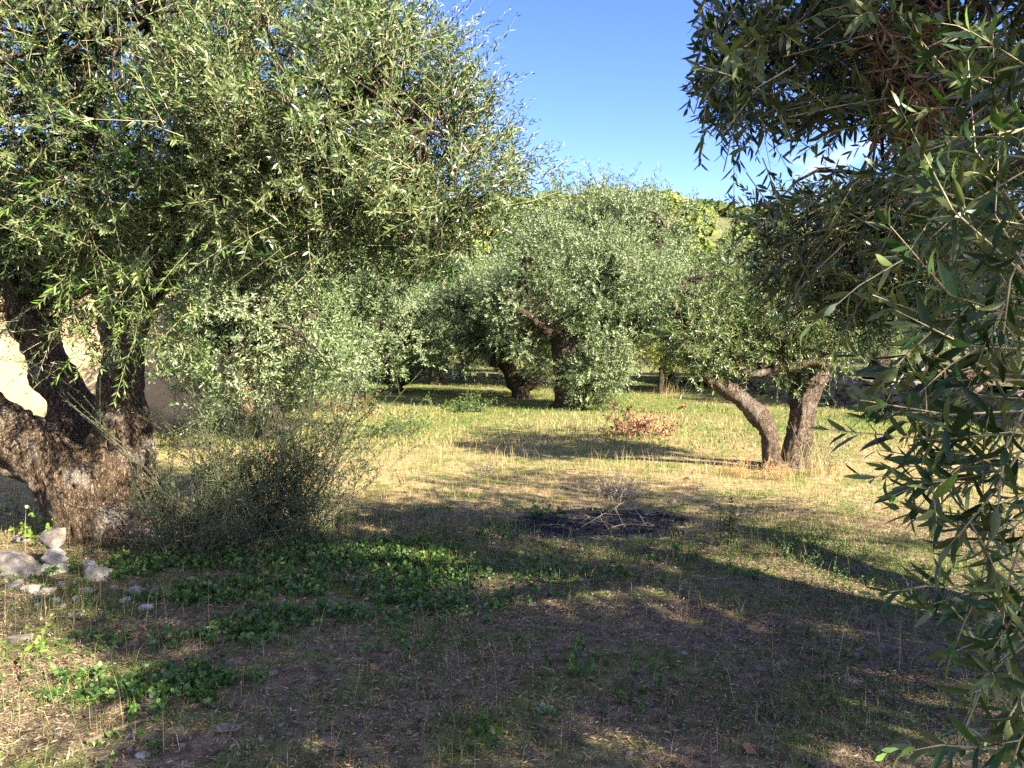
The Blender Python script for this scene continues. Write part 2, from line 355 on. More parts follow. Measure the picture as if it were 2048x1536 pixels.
# ------------------------------------------------------------------ trees
def trunk_mesh(name, limbs, voxel, off, seed, amp=.05, fine=.015, flute=.05, hollows=()):
    """limbs: list of polylines [(x, y, z, r), ...] merged into one gnarled woody body."""
    B = Bag()
    for k, L in enumerate(limbs):
        P = spline(L, max(6, len(L) * 5)); B.add(*tube(P[:, :3], np.maximum(P[:, 3], .012), 14))
    me = B.mesh(name + '_raw', off)
    o = bpy.data.objects.new(name + '_raw', me); COL.objects.link(o)
    md = o.modifiers.new('r', 'REMESH'); md.mode = 'VOXEL'; md.voxel_size = voxel
    sm = o.modifiers.new('s', 'SMOOTH'); sm.iterations = 3; sm.factor = .5
    dg = bpy.context.evaluated_depsgraph_get(); ev = o.evaluated_get(dg); m2 = bpy.data.meshes.new_from_object(ev)
    bpy.data.objects.remove(o); bpy.data.meshes.remove(me)
    n = len(m2.vertices); co = np.empty(n * 3, np.float32); m2.vertices.foreach_get('co', co); co = co.reshape(-1, 3)
    no = np.empty(n * 3, np.float32); m2.vertices.foreach_get('normal', no); no = no.reshape(-1, 3)
    q = co + seed * 3.7
    disp = amp * (noise(q, 4.5) - .5) * 2 + flute * (np.abs(noise(q * np.array([1, 1, .22]), 11) - .5) * 2 - .35) + fine * (noise(q * np.array([1, 1, .45]), 30) - .5) * 2
    for h, rad, dep in hollows:                                    # knot holes and rotten hollows
        disp = disp - dep * np.exp(-((co + np.asarray(off) - h) ** 2).sum(1) / rad ** 2)
    co = co + no * disp[:, None]
    m2.vertices.foreach_set('co', co.astype(np.float32).ravel()); m2.update()
    m2.polygons.foreach_set('use_smooth', np.ones(len(m2.polygons), bool)); m2.name = name; m2.materials.clear()
    return m2

def anchors_of(limbs):
    A = [spline(L, 24) for L in limbs]; return np.concatenate(A)
def crown(rng, blobs, anchors, leaf=.07, lw=.0135, tmpl=T4, K=11, per=9, slen=(.2, .42), stem=.0022, branches=True, up=.4, droop=.12, spread=.16, tshift=0., pairs=True, keepout=None, br=.018, ang=(35, 62)):
    """blobs: (centre, radii, clusters). Returns leaf frames, twig bag, branch bag."""
    fr = []; tw = Bag(); bb = Bag()
    for bl in blobs:
        C, R, n = np.asarray(bl[0], float), np.asarray(bl[1], float), bl[2]
        d = nrm(rng.normal(size=(n, 3))); r = rng.uniform(.12, 1, n) ** .45
        pts = C + d * r[:, None] * R
        if branches:
            for p in pts:
                j = np.argmin(((anchors[:, :3] - p) ** 2 * np.array([1, 1, .6])).sum(1)); a = anchors[j]
                mid = (a[:3] + p) / 2 + rng.normal(0, .1, 3) * np.linalg.norm(p - a[:3]) + np.array([0, 0, .08])
                path = spline([a[:3], mid, p], 7); ln = np.linalg.norm(p - a[:3])
                r0 = min(a[3] * .6, br * (.5 + ln * .6)); bb.add(*tube(path, np.linspace(r0, .0035, 7), 5, False))
        S = n * per
        O = np.repeat(pts, per, 0) + rng.normal(0, spread, (S, 3))
        out = np.repeat(d, per, 0) * (.35 + .6 * np.repeat(r, per)[:, None])
        D = nrm(out + UP * up + rng.normal(0, .55, (S, 3)))
        L = rng.uniform(*slen, S)
        bend = UP * (rng.normal(.02, .12, S) * L)[:, None] - UP * (droop * L * np.clip(1 - D[:, 2], 0, 1.5))[:, None] + rng.normal(0, .07, (S, 3)) * L[:, None]
        if keepout is not None:
            k = ~(keepout(O + D * L[:, None] * .5) | keepout(O + D * L[:, None] * .95)); O, D, L, bend = O[k], D[k], L[k], bend[k]
            if not len(O): continue
        a, t = shoots(rng, O, D, L, K, leaf, lw, bend, tmpl=tmpl, stem=stem, tshift=tshift, pair=pairs, ang=ang)
        fr.append(a); tw.add(*t)
    return cat_frames(fr), tw, bb

LEAF_PARTS = [fix_up(leaf_fine(b, fo)) for b, fo in ((.05, .3), (.16, .2), (.26, .35))]
def finish_tree(name, base, label, group, limbs, bark, vox, frames, tw, bb, leafmat, tmpl, single=0, seed=1, trunk_kw={}, twigmat=None, extra=None):
    base = np.asarray(base, float); r = root(name, base, label, 'tree', group)
    link('trunk', trunk_mesh('trunk', limbs, vox, base, seed, **trunk_kw), bark, r)
    if bb.n: link('branches', bb.mesh('branches', base), M_bark_b if twigmat is None else twigmat, r, kind='stuff')
    sel = np.ones(len(frames[0]), bool)
    if single:                                                    # the leaves that show largest are parts of their own
        px, py, z = seen(frames[0] + frames[1] * frames[4][:, None] * .5)
        inn = (px > -10) & (px < 2058) & (py > -10) & (py < 1546) & (z > .2)
        sc = np.where(inn, frames[4] / np.maximum(z, .2), 0); pick = np.argsort(-sc)[:single]; sel[pick] = False
    C = Bag()
    if tmpl is T4:
        z = seen(frames[0])[2]; nearer = (z < 5.1) & (z > .2)
        C.add(*leaves_from(frames, T4, sel & nearer)); C.add(*leaves_from(frames, T2, sel & ~nearer))
    else: C.add(*leaves_from(frames, tmpl, sel))
    cr = link('crown', C.mesh('crown', base), leafmat, r, kind='stuff')
    if tw.n: link('twigs', tw.mesh('twigs', base), M_twig, r, kind='stuff')
    if single:
        pool = {}
        for i in pick:
            P, X, Wd, N, s, w, t = (a[i] for a in frames); tq = round(float(t) * 8) / 8; b = int(i) % 3; key = (tq, b)
            if key not in pool:
                me = tri_mesh('leaf', LEAF_PARTS[b][0], LEAF_PARTS[b][1], np.full(len(LEAF_PARTS[b][0]), tq)); me.materials.append(leafmat); pool[key] = me
            o = bpy.data.objects.new('leaf', pool[key]); COL.objects.link(o); o.parent = cr
            M = Matrix(((X[0] * s, -Wd[0] * w, N[0] * s, 0), (X[1] * s, -Wd[1] * w, N[1] * s, 0), (X[2] * s, -Wd[2] * w, N[2] * s, 0), (0, 0, 0, 1)))
            q = P - base; M[0][3], M[1][3], M[2][3] = q
            o.matrix_local = M
    return r
def limb(pts): return [(*W(px, py, d), r) for px, py, d, r in pts]

# --- the thick multi-stemmed tree on the near side
def tree_left():
    rng = np.random.RandomState(11)
    b0 = W(235, 1078, 6.5)
    limbs = [limb([(225, 1110, 6.5, .50), (235, 1040, 6.5, .42), (240, 940, 6.5, .31), (240, 830, 6.5, .225), (245, 720, 6.5, .17), (262, 620, 6.5, .15), (312, 500, 6.5, .125), (345, 380, 6.5, .10), (400, 200, 6.4, .11), (520, 20, 6.2, .07), (560, -120, 6.2, .04)]),
             limb([(250, 660, 6.6, .12), (320, 570, 6.75, .10), (385, 470, 6.9, .10), (480, 360, 7.0, .09), (640, 230, 6.7, .06), (800, 200, 6.2, .03)]),
             limb([(240, 700, 6.5, .12), (205, 600, 6.5, .08), (160, 420, 6.2, .09), (180, 240, 5.9, .06), (220, 80, 5.6, .035)]),
             limb([(200, 1010, 6.6, .3), (165, 880, 6.75, .22), (118, 770, 6.85, .175), (72, 670, 6.9, .165), (30, 560, 6.9, .13), (-20, 400, 6.8, .11), (-30, 200, 6.6, .07), (-10, 20, 6.4, .04)]),
             limb([(230, 1060, 6.45, .4), (170, 985, 6.35, .30), (95, 925, 6.25, .25), (0, 858, 6.15, .22), (-110, 770, 6.1, .19), (-230, 620, 6.1, .14), (-280, 420, 6.1, .09), (-230, 180, 6.0, .05)]),
             limb([(345, 390, 6.5, .12), (480, 300, 6.0, .075), (640, 250, 5.6, .05), (760, 200, 5.4, .028), (850, 260, 5.3, .015)]),
             limb([(390, 240, 6.4, .09), (350, 120, 5.8, .05), (300, 40, 5.4, .03)]),
             limb([(480, 370, 6.9, .08), (640, 420, 6.5, .05), (800, 430, 6.1, .03), (930, 420, 5.8, .015)]),
             # root flare
             limb([(235, 1040, 6.5, .3), (150, 1100, 6.2, .16), (110, 1130, 6.0, .05)]), limb([(240, 1040, 6.5, .3), (330, 1090, 6.4, .17), (380, 1120, 6.3, .05)]),
             limb([(235, 1040, 6.5, .3), (240, 1110, 6.1, .17), (250, 1140, 5.9, .05)])]
    an = anchors_of(limbs[:8])
    Wp = W
    def edge(p):
        # the crown stops at the open sky between the trees
        px, py, z = seen(p)
        lim = np.interp(py, [-600, -100, 0, 150, 250, 330, 420, 480, 560, 640], [700, 780, 880, 985, 1040, 1075, 1060, 1020, 900, 700])
        low = np.interp(px, [-400, 0, 120, 200, 420, 500, 700, 1000], [690, 700, 690, 660, 590, 630, 630, 580])
        return (px > lim) | ((py > low) & (z > 0))
    blobs = [(Wp(250, 150, 5.2), (1.25, 1.0, .95), 62), (Wp(600, 270, 5.2), (1.1, 1.0, .8), 58), (Wp(890, 350, 5.5), (.62, .8, .55), 34),
             (Wp(330, -160, 6.3), (1.9, 1.6, .8), 34), (Wp(90, 430, 6.0), (.9, .9, .62), 34), (Wp(570, 430, 6.4), (1.0, .9, .5), 36),
             (Wp(850, 460, 5.9), (.72, .7, .38), 26), (Wp(10, 110, 5.8), (1.2, 1.1, 1.1), 38), (Wp(660, 60, 5.7), (.9, .8, .65), 30),
             (Wp(300, 280, 7.8), (1.7, 1.2, 1.1), 40), (Wp(-350, 200, 6.3), (1.2, 1.3, 1.3), 20), (Wp(800, 180, 5.9), (.6, .7, .5), 24),
             (Wp(110, 300, 5.5), (.8, .7, .55), 34), (Wp(430, 110, 6.6), (1.3, .8, .8), 40), (Wp(450, 420, 7.4), (1.0, .7, .6), 34), (Wp(40, 540, 7.4), (1.0, .6, .5), 44), (Wp(130, 560, 7.3), (.6, .5, .4), 24), (Wp(700, 420, 5.4), (.7, .6, .45), 30), (Wp(430, 330, 5.3), (.7, .6, .45), 30)]
    fr, tw, bb = crown(rng, blobs, an, leaf=.066, lw=.0125, tmpl=T4, K=12, per=13, up=.45, droop=.05, keepout=edge, spread=.13, slen=(.2, .46))
    # bright young water shoots hanging in front of the stem
    S = 190; O = np.array([W(rng.uniform(130, 390), rng.uniform(380, 690), rng.uniform(5.1, 6.0)) for _ in range(S)])
    D = nrm(np.array([rng.uniform(-.6, .6, S), rng.uniform(-.8, .1, S), rng.uniform(-.9, .25, S)]).T); L = rng.uniform(.2, .42, S)
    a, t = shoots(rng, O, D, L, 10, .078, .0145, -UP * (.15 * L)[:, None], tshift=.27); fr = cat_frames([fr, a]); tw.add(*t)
    # deeper inner foliage that closes the crown
    inner = [(W(250, 150, 7.0), (1.3, .6, .9), 26), (W(540, 220, 7.0), (1.2, .6, .8), 26), (W(760, 260, 6.5), (.7, .5, .6), 16), (W(-60, 150, 7.0), (1.2, .6, 1.1), 24), (W(30, 470, 7.3), (1.0, .4, .6), 20), (W(860, 420, 6.5), (.5, .4, .4), 10)]
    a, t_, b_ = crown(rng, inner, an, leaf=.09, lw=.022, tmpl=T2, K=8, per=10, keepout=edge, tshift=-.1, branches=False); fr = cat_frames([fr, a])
    # leafy sprays over the gap beside the cream wall
    S = 34; O = np.array([W(rng.uniform(-60, 120), rng.uniform(600, 740), rng.uniform(5.3, 5.9)) for _ in range(S)]); D = nrm(np.stack([rng.uniform(-.7, .7, S), rng.uniform(-.5, .3, S), rng.uniform(-1, .1, S)], -1)); L = rng.uniform(.2, .4, S)
    a, t = shoots(rng, O, D, L, 9, .05, .009, -UP * (.15 * L)[:, None], tshift=-.1, skip=.2); fr = cat_frames([fr, a]); tw.add(*t)
    # long wands at the crown's open edge
    S = 120; q = rng.uniform(0, 1, S); px = np.interp(q, [0, .35, .7, 1], [740, 900, 985, 1010]) - rng.uniform(0, 90, S); py = np.interp(q, [0, .35, .7, 1], [20, 150, 300, 420])
    O = np.array([W(a_, b_, rng.uniform(5.1, 5.9)) for a_, b_ in zip(px, py)]); D = nrm(np.stack([rng.uniform(.4, 1, S), rng.uniform(-.4, .4, S), rng.uniform(.1, .8, S)], -1)); L = rng.uniform(.3, .58, S)
    a, t = shoots(rng, O, D, L, 12, .066, .012, UP * (rng.uniform(.0, .25, S) * L)[:, None], tshift=.05); fr = cat_frames([fr, a]); tw.add(*t)
    r = finish_tree('olive_tree', b0, 'thick multi-stemmed old olive tree with gnarled trunk beside the pile of white rocks', 'olive trees of the grove', limbs, M_bark, .023, fr, tw, bb, M_olive, T4, 300, 1, dict(amp=.05, flute=.07, fine=.022, hollows=[(W(272, 722, 6.28), .07, .16), (W(215, 1000, 6.1), .06, .14), (W(140, 975, 6.05), .05, .1), (W(262, 665, 6.3), .05, .1), (W(300, 790, 6.4), .08, .12)]))
    return r
tree_left()
print('left tree done')

# --- the near tree whose branches hang in from the side; its trunk stands beside the photographer
def tree_near():
    rng = np.random.RandomState(23)
    bx, by = 4.7, 2.5; b0 = np.array([bx, by, Hf(bx, by)])
    limbs = [[(bx, by, -.1, .5), (bx, by, .3, .38), (bx - .1, by + .05, 1.0, .3), (bx - .3, by + .1, 1.8, .25), (bx - .7, by + .1, 2.5, .17), (bx - 1.5, by + .2, 3.1, .1), (bx - 2.4, by + .3, 3.4, .05)],
             [(bx, by, .9, .3), (bx + .4, by + .3, 1.8, .2), (bx + .8, by + .9, 2.8, .13), (bx + 1.0, by + 1.5, 3.6, .06)],
             [(bx, by, 1.0, .26), (bx + .1, by - .7, 1.9, .17), (bx - .3, by - 1.5, 2.9, .1), (bx - .8, by - 2.1, 3.6, .05)],
             [(bx - .2, by + .1, 1.5, .2), (bx - .7, by + .8, 2.0, .13), (bx - 1.5, by + 1.5, 2.35, .085), (bx - 2.0, by + 1.9, 2.6, .05), (bx - 2.35, by + 2.05, 2.5, .03)],
             [(bx - .5, by + .1, 2.3, .14), (bx - 1.4, by + .1, 2.65, .09), (bx - 2.3, by + .0, 2.9, .06), (bx - 3.2, by - .1, 3.0, .03)],
             [(bx - .7, by, 2.5, .1), (bx - 1.8, by - .6, 2.6, .06), (bx - 2.7, by - 1.0, 2.5, .035), (bx - 3.3, by - 1.2, 2.2, .02)]]
    an = anchors_of(limbs)
    def clear(p):
        px, py, z = seen(p); inn = (z > .1) & (px < 2048) & (py > -40)
        lim = np.interp(py, [-100, 0, 200, 300, 345, 360, 640, 760], [1385, 1390, 1375, 1400, 1600, 1460, 1400, 1760])
        hole = (px > 1395) & (px < 1750) & (py > 258 - np.clip((px - 1600) * .1, 0, 20)) & (py < 368 - (px - 1480) * .16)
        near = (np.linalg.norm(p - np.array([0, 0, CAMZ]), axis=1) < .75)
        return (inn & ((px < lim) | (py > np.interp(px, [1380, 1440, 1500, 1760, 1800, 2048], [300, 420, 560, 690, 620, 760])) | hole)) | near
    # the big crown overhead and to the side (it shades the foreground)
    far = [((4.2, 2.0, 3.7), (2.3, 2.3, .9), 150), ((5.2, 4.0, 3.5), (1.6, 1.6, .9), 70), ((2.6, 1.2, 4.0), (1.5, 1.3, .6), 60), ((4.7, -.5, 3.5), (1.8, 1.3, .75), 125), ((3.5, .2, 3.6), (1.2, 1.1, .6), 60), ((3.1, -1.0, 3.2), (1.2, .9, .6), 60), ((5.6, 3.0, 2.8), (1.2, 1.6, .7), 40), ((6.1, -.4, 3.4), (1.3, 1.1, .7), 75)]
    cot = 1 / math.tan(SUN_EL)
    def gaps(p):
        # openings in the crown through which the sun reaches the ground
        gx = p[:, 0] - math.sin(SUN_AZ) * cot * p[:, 2]; gy = p[:, 1] - math.cos(SUN_AZ) * cot * p[:, 2]
        a = ((gx + 2.35) / .75) ** 2 + ((gy - 3.1) / .85) ** 2 < 1
        u = ((gx - 2.0) * .8 - (gy - 5.7) * 1.46) / 1.665; w = np.abs((gx - 2.0) * 1.46 + (gy - 5.7) * .8) / 1.665
        return clear(p) | a | ((u > -.1) & (u < 3) & (w < .42))
    fr1, tw1, bb = crown(rng, far, an, leaf=.085, lw=.02, tmpl=T2, K=9, per=8, slen=(.25, .45), droop=.2, keepout=gaps, spread=.2)
    mid = [(W(1640, 60, 2.6), (.40, .5, .26), 26), (W(1560, 190, 2.3), (.22, .3, .14), 10), (W(1900, 60, 2.9), (.5, .6, .4), 26), (W(1480, 130, 2.2), (.13, .2, .2), 9), (W(1760, 260, 3.0), (.3, .3, .2), 8),
           (W(1930, 330, 2.2), (.3, .3, .3), 14), (W(1640, 500, 4.4), (.42, .5, .36), 34), (W(1800, 480, 4.6), (.55, .5, .5), 30), (W(1560, 590, 4.4), (.34, .4, .2), 16), (W(1700, 620, 4.7), (.45, .45, .2), 16), (W(1950, 560, 4.2), (.6, .5, .45), 18)]
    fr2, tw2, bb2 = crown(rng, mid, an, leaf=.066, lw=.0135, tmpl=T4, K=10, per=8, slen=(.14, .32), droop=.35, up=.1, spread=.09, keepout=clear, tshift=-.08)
    # the close hanging sprays: each one a wand traced from its base to its tip
    wands = [((2060, 560, 1.25), (1905, 420, 1.2), (1800, 215, 1.18)), ((2070, 470, 1.35), (1950, 300, 1.3), (1935, 110, 1.3)), ((2060, 640, 1.2), (1900, 590, 1.15), (1770, 440, 1.15)), ((2050, 620, 1.2), (1880, 640, 1.2), (1745, 590, 1.15)),
             ((2070, 700, 1.15), (1930, 690, 1.12), (1790, 620, 1.1)), ((2060, 760, 1.2), (1870, 760, 1.15), (1690, 700, 1.15)), ((2060, 820, 1.15), (1900, 830, 1.1), (1720, 800, 1.08)), ((2070, 860, 1.1), (1880, 880, 1.1), (1660, 860, 1.1)),
             ((2060, 900, 1.15), (1930, 930, 1.15), (1760, 900, 1.12)), ((2065, 560, 1.3), (1990, 430, 1.3), (2000, 250, 1.3)), ((2065, 930, 1.1), (1900, 960, 1.1), (1720, 950, 1.08)), ((2070, 980, 1.15), (1930, 1030, 1.12), (1780, 1010, 1.1)),
             ((2075, 760, 1.0), (2010, 900, 1.0), (1990, 1060, 1.0)), ((2070, 860, 1.05), (1975, 1000, 1.05), (1900, 1090, 1.05)), ((1985, 1040, 1.08), (1960, 1180, 1.08), (1840, 1215, 1.05)), ((2070, 1010, 1.0), (2020, 1150, 1.0), (2005, 1250, 1.0)),
             ((2075, 1150, 1.05), (2030, 1230, 1.02), (1985, 1300, 1.0)), ((2075, 1270, 1.05), (1975, 1350, 1.05), (1905, 1520, 1.03)), ((2080, 1330, 1.0), (2020, 1430, 1.0), (1990, 1560, 1.0)), ((2090, 1400, .95), (2040, 1480, .95), (1930, 1500, .95)),
             ((2080, 350, 1.4), (1990, 200, 1.4), (1985, 40, 1.4)), ((2080, 250, 1.5), (1900, 150, 1.5), (1790, 20, 1.5)), ((2080, 420, 1.1), (2020, 560, 1.1), (2000, 720, 1.1)), ((2080, 600, 1.4), (1980, 650, 1.4), (1880, 720, 1.4)),
             ((2070, 330, 1.25), (1950, 400, 1.25), (1850, 380, 1.25)), ((2070, 520, 1.4), (1960, 520, 1.4), (1850, 520, 1.4)), ((2075, 800, 1.35), (1960, 790, 1.35), (1850, 740, 1.35)),
             ((1470, 60, 2.2), (1468, 230, 2.15), (1468, 480, 2.1)), ((1430, 60, 2.2), (1412, 200, 2.15), (1400, 330, 2.15)), ((1420, 20, 2.3), (1395, 130, 2.25), (1375, 215, 2.25)), ((1560, 150, 2.4), (1545, 240, 2.4), (1520, 262, 2.4)), ((1520, 60, 2.3), (1470, 130, 2.25), (1382, 160, 2.25)), ((1500, -10, 2.3), (1440, 40, 2.3), (1392, 60, 2.3))]
    fr3 = []; tw3 = Bag()
    for k in range(46):                                             # filling of the curtain behind the traced sprays
        y0 = rng.uniform(120, 1480); x1 = rng.uniform(1800, 2010) if y0 < 1000 else rng.uniform(1940, 2040); d0 = rng.uniform(1.2, 1.9); up_ = rng.uniform(-160, 60) if y0 < 800 else rng.uniform(20, 170)
        wands.append(((2090, y0, d0), ((2090 + x1) / 2, y0 + up_ * .35 + rng.uniform(-20, 30), d0), (x1, y0 + up_, d0)))
    for w in wands:
        a, b, c = (W(*q) for q in w); O = a[None]; e1 = b - a; e2 = c - a
        D = 4 * e1 - e2; D = D[None] / 1.0; L = np.linalg.norm(D, axis=1); bend = (e2 - D[0])[None]
        ln = np.linalg.norm(e1) + np.linalg.norm(c - b); K = max(5, int(ln / .021))
        fa, ta = shoots(rng, O, D, L, K, 0.060, .0118, bend, tmpl=TF, stem=.0021, ang=(38, 70), tshift=-.03, roll=.5, skip=.06); fr3.append(fa); tw3.add(*ta)
        for s in range(2 if w[0][2] < 1.6 else 0):
            t = rng.uniform(.3, .8); p = a + D[0] * t + bend[0] * t * t; dd = nrm(nrm(e2) * .6 + rng.normal(0, .5, 3))
            l2 = rng.uniform(.07, .16); fa, ta = shoots(rng, p[None], dd[None], np.array([l2]), max(4, int(l2 / .02)), .056, .011, (-UP * .25 * l2)[None], tmpl=TF, stem=.0017, skip=.05); fr3.append(fa); tw3.add(*ta)
    fr3 = cat_frames(fr3)
    base = b0
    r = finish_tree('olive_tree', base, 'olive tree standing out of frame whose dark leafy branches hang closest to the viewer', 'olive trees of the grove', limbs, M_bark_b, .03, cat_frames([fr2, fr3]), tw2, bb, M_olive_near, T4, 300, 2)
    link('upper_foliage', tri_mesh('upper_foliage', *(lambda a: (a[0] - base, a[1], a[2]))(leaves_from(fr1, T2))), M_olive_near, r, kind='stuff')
    link('twigs', tw1.mesh('twigs', base), M_twig, r, kind='stuff'); link('hanging_twigs', tw3.mesh('hanging_twigs', base), M_twig, r, kind='stuff')
    link('branches', bb2.mesh('branches', base), M_bark_b, r, kind='stuff')
    # dead brown sprays inside the crown
    S = 170; O = np.array([W(rng.normal(1860, 60), rng.normal(120, 60), rng.uniform(2.0, 2.6)) for _ in range(S)]); D = nrm(rng.normal(size=(S, 3)) + np.array([0, 0, -.8])); L = rng.uniform(.1, .25, S)
    fa, ta = shoots(rng, O, D, L, 7, .06, .007, -UP * (.3 * L)[:, None], stem=.002, ang=(20, 60)); v, f, t = leaves_from(fa, T2)
    md = leaf_mat('dead_olive_leaf', [(0, (.07, .038, .02)), (.5, (.16, .09, .045)), (1, (.28, .17, .09))], None, .1, .7, .2, (1.2, 1, .8))
    B = Bag(); B.add(v, f, t); B.add(*ta); o = link('dead_foliage', B.mesh('dead_foliage', base), md, r, kind='stuff'); o['label'] = 'dead brown sprays among the green leaves'
tree_near()
print('near tree done')

# --- the two-stemmed leaning tree
def tree_double():
    rng = np.random.RandomState(31)
    b0 = W(1578, 938, 10)
    limbs = [limb([(1560, 955, 9.95, .17), (1545, 925, 9.95, .12), (1541, 890, 9.95, .105), (1535, 855, 9.95, .12), (1505, 818, 9.95, .115), (1465, 785, 9.9, .10), (1430, 765, 9.9, .088), (1390, 725, 9.9, .072), (1365, 680, 9.9, .06), (1350, 630, 9.9, .045), (1370, 560, 9.9, .03)]),
             limb([(1590, 958, 10.05, .22), (1590, 915, 10.05, .165), (1600, 860, 10.1, .155), (1612, 810, 10.1, .14), (1632, 765, 10.1, .115), (1645, 738, 10.1, .085), (1630, 722, 10.05, .075), (1600, 726, 10.0, .065), (1560, 738, 9.95, .055), (1520, 746, 9.9, .05), (1490, 744, 9.85, .042), (1470, 716, 9.8, .032), (1462, 698, 9.8, .02)]),
             limb([(1594, 870, 10.1, .10), (1592, 810, 10.2, .085), (1588, 740, 10.4, .07), (1575, 660, 10.6, .055), (1600, 560, 10.6, .04)]),
             limb([(1640, 750, 10.1, .08), (1665, 690, 10.2, .06), (1700, 620, 10.3, .04)]),
             limb([(1478, 725, 9.82, .025), (1484, 705, 9.85, .018), (1488, 690, 9.85, .011)]),
             limb([(1600, 940, 10.05, .11), (1635, 950, 9.9, .07), (1660, 962, 9.8, .03)]), limb([(1550, 935, 9.95, .09), (1525, 950, 9.85, .05), (1510, 960, 9.8, .025)])]
    limbs = [[(x, y, z, r * 1.06) for x, y, z, r in L] for L in limbs]
    an = anchors_of(limbs[:4])
    blobs = [(W(1600, 590, 10.4), (1.15, 1.1, .65), 60), (W(1410, 660, 9.9), (.4, .5, .42), 22), (W(1440, 715, 9.9), (.22, .3, .2), 10), (W(1690, 620, 10.3), (.7, .8, .5), 28), (W(1480, 560, 10.3), (.6, .8, .5), 24), (W(1560, 690, 10.2), (.5, .5, .22), 16), (W(1690, 470, 10.8), (1.0, 1.0, .6), 26), (W(1590, 765, 10.2), (.1, .15, .22), 5), (W(1415, 700, 9.8), (.36, .4, .28), 30), (W(1375, 650, 9.8), (.3, .4, .3), 20), (W(1530, 700, 10.0), (.6, .4, .22), 28), (W(1665, 690, 10.2), (.45, .4, .25), 20)]
    fr, tw, bb = crown(rng, blobs, an, leaf=.075, lw=.017, tmpl=T2, K=9, per=9, slen=(.18, .36), droop=.2, spread=.13, br=.016, tshift=.04)
    # thin suckers round the foot
    S = 60; O = np.array([W(rng.normal(1640, 25), rng.uniform(930, 950), rng.uniform(9.7, 10.2)) for _ in range(S)]); D = nrm(np.stack([rng.normal(.2, .35, S), rng.normal(-.1, .3, S), np.ones(S)], -1)); L = rng.uniform(.3, .75, S)
    a, t = shoots(rng, O, D, L, 9, .035, .009, rng.normal(0, .1, (S, 3)), stem=.003); fr = cat_frames([fr, a]); tw.add(*t)
    finish_tree('olive_tree', b0, 'small olive tree with two bent trunks splayed in a V on the sunny grass', 'olive trees of the grove', limbs, M_bark_c, .019, fr, tw, bb, M_olive, T2, 0, 3, dict(amp=.022, flute=.024, fine=.009))
tree_double()

# --- the broad tree in the middle of the grove
def tree_centre():
    rng = np.random.RandomState(41)
    b0 = W(1140, 814, 19.8); d = 19.8
    limbs = [limb([(1140, 825, d, .55), (1140, 800, d, .44), (1142, 760, d, .42), (1135, 715, d, .38), (1120, 675, d, .28), (1085, 640, d - .2, .18), (1050, 590, d - .3, .12), (1040, 540, d - .3, .07)]),
             limb([(1145, 730, d, .3), (1165, 680, d, .22), (1200, 640, d, .16), (1230, 580, d, .1), (1240, 520, d, .06)]),
             limb([(1140, 720, d, .25), (1180, 700, d, .18), (1250, 670, d, .14), (1310, 640, d, .09), (1350, 600, d, .05)]),
             limb([(1115, 672, d, .2), (1090, 655, d - .5, .15), (1040, 620, d - .8, .09), (1010, 580, d - .9, .05)])]
    an = anchors_of(limbs)
    blobs = [(W(1180, 570, 19.4), (1.5, 1.4, 1.0), 80), (W(1300, 590, 19.5), (1.15, 1.3, .95), 60), (W(1090, 520, 19.8), (1.0, 1.2, .8), 42), (W(1245, 660, 19.2), (1.2, 1.0, .6), 44), (W(1200, 750, 19.0), (.75, .6, .75), 46), (W(1010, 620, 19.6), (.8, .9, .7), 30), (W(1360, 640, 19.6), (.6, .8, .6), 22), (W(1210, 500, 20.5), (1.6, 1.3, .6), 40), (W(1060, 690, 19.8), (.5, .6, .5), 16)]
    fr, tw, bb = crown(rng, blobs, an, leaf=.095, lw=.026, tmpl=T2, K=8, per=15, slen=(.25, .5), droop=.1, spread=.15, br=.025, stem=.004, tshift=.08)
    finish_tree('olive_tree', b0, 'broad silvery olive tree with dark forked trunk in the middle of the sunlit grass', 'olive trees of the grove', limbs, M_bark_b, .035, fr, Bag(), bb, M_olive_far, T2, 0, 4, dict(amp=.06, flute=.06))
tree_centre()
print('centre done')

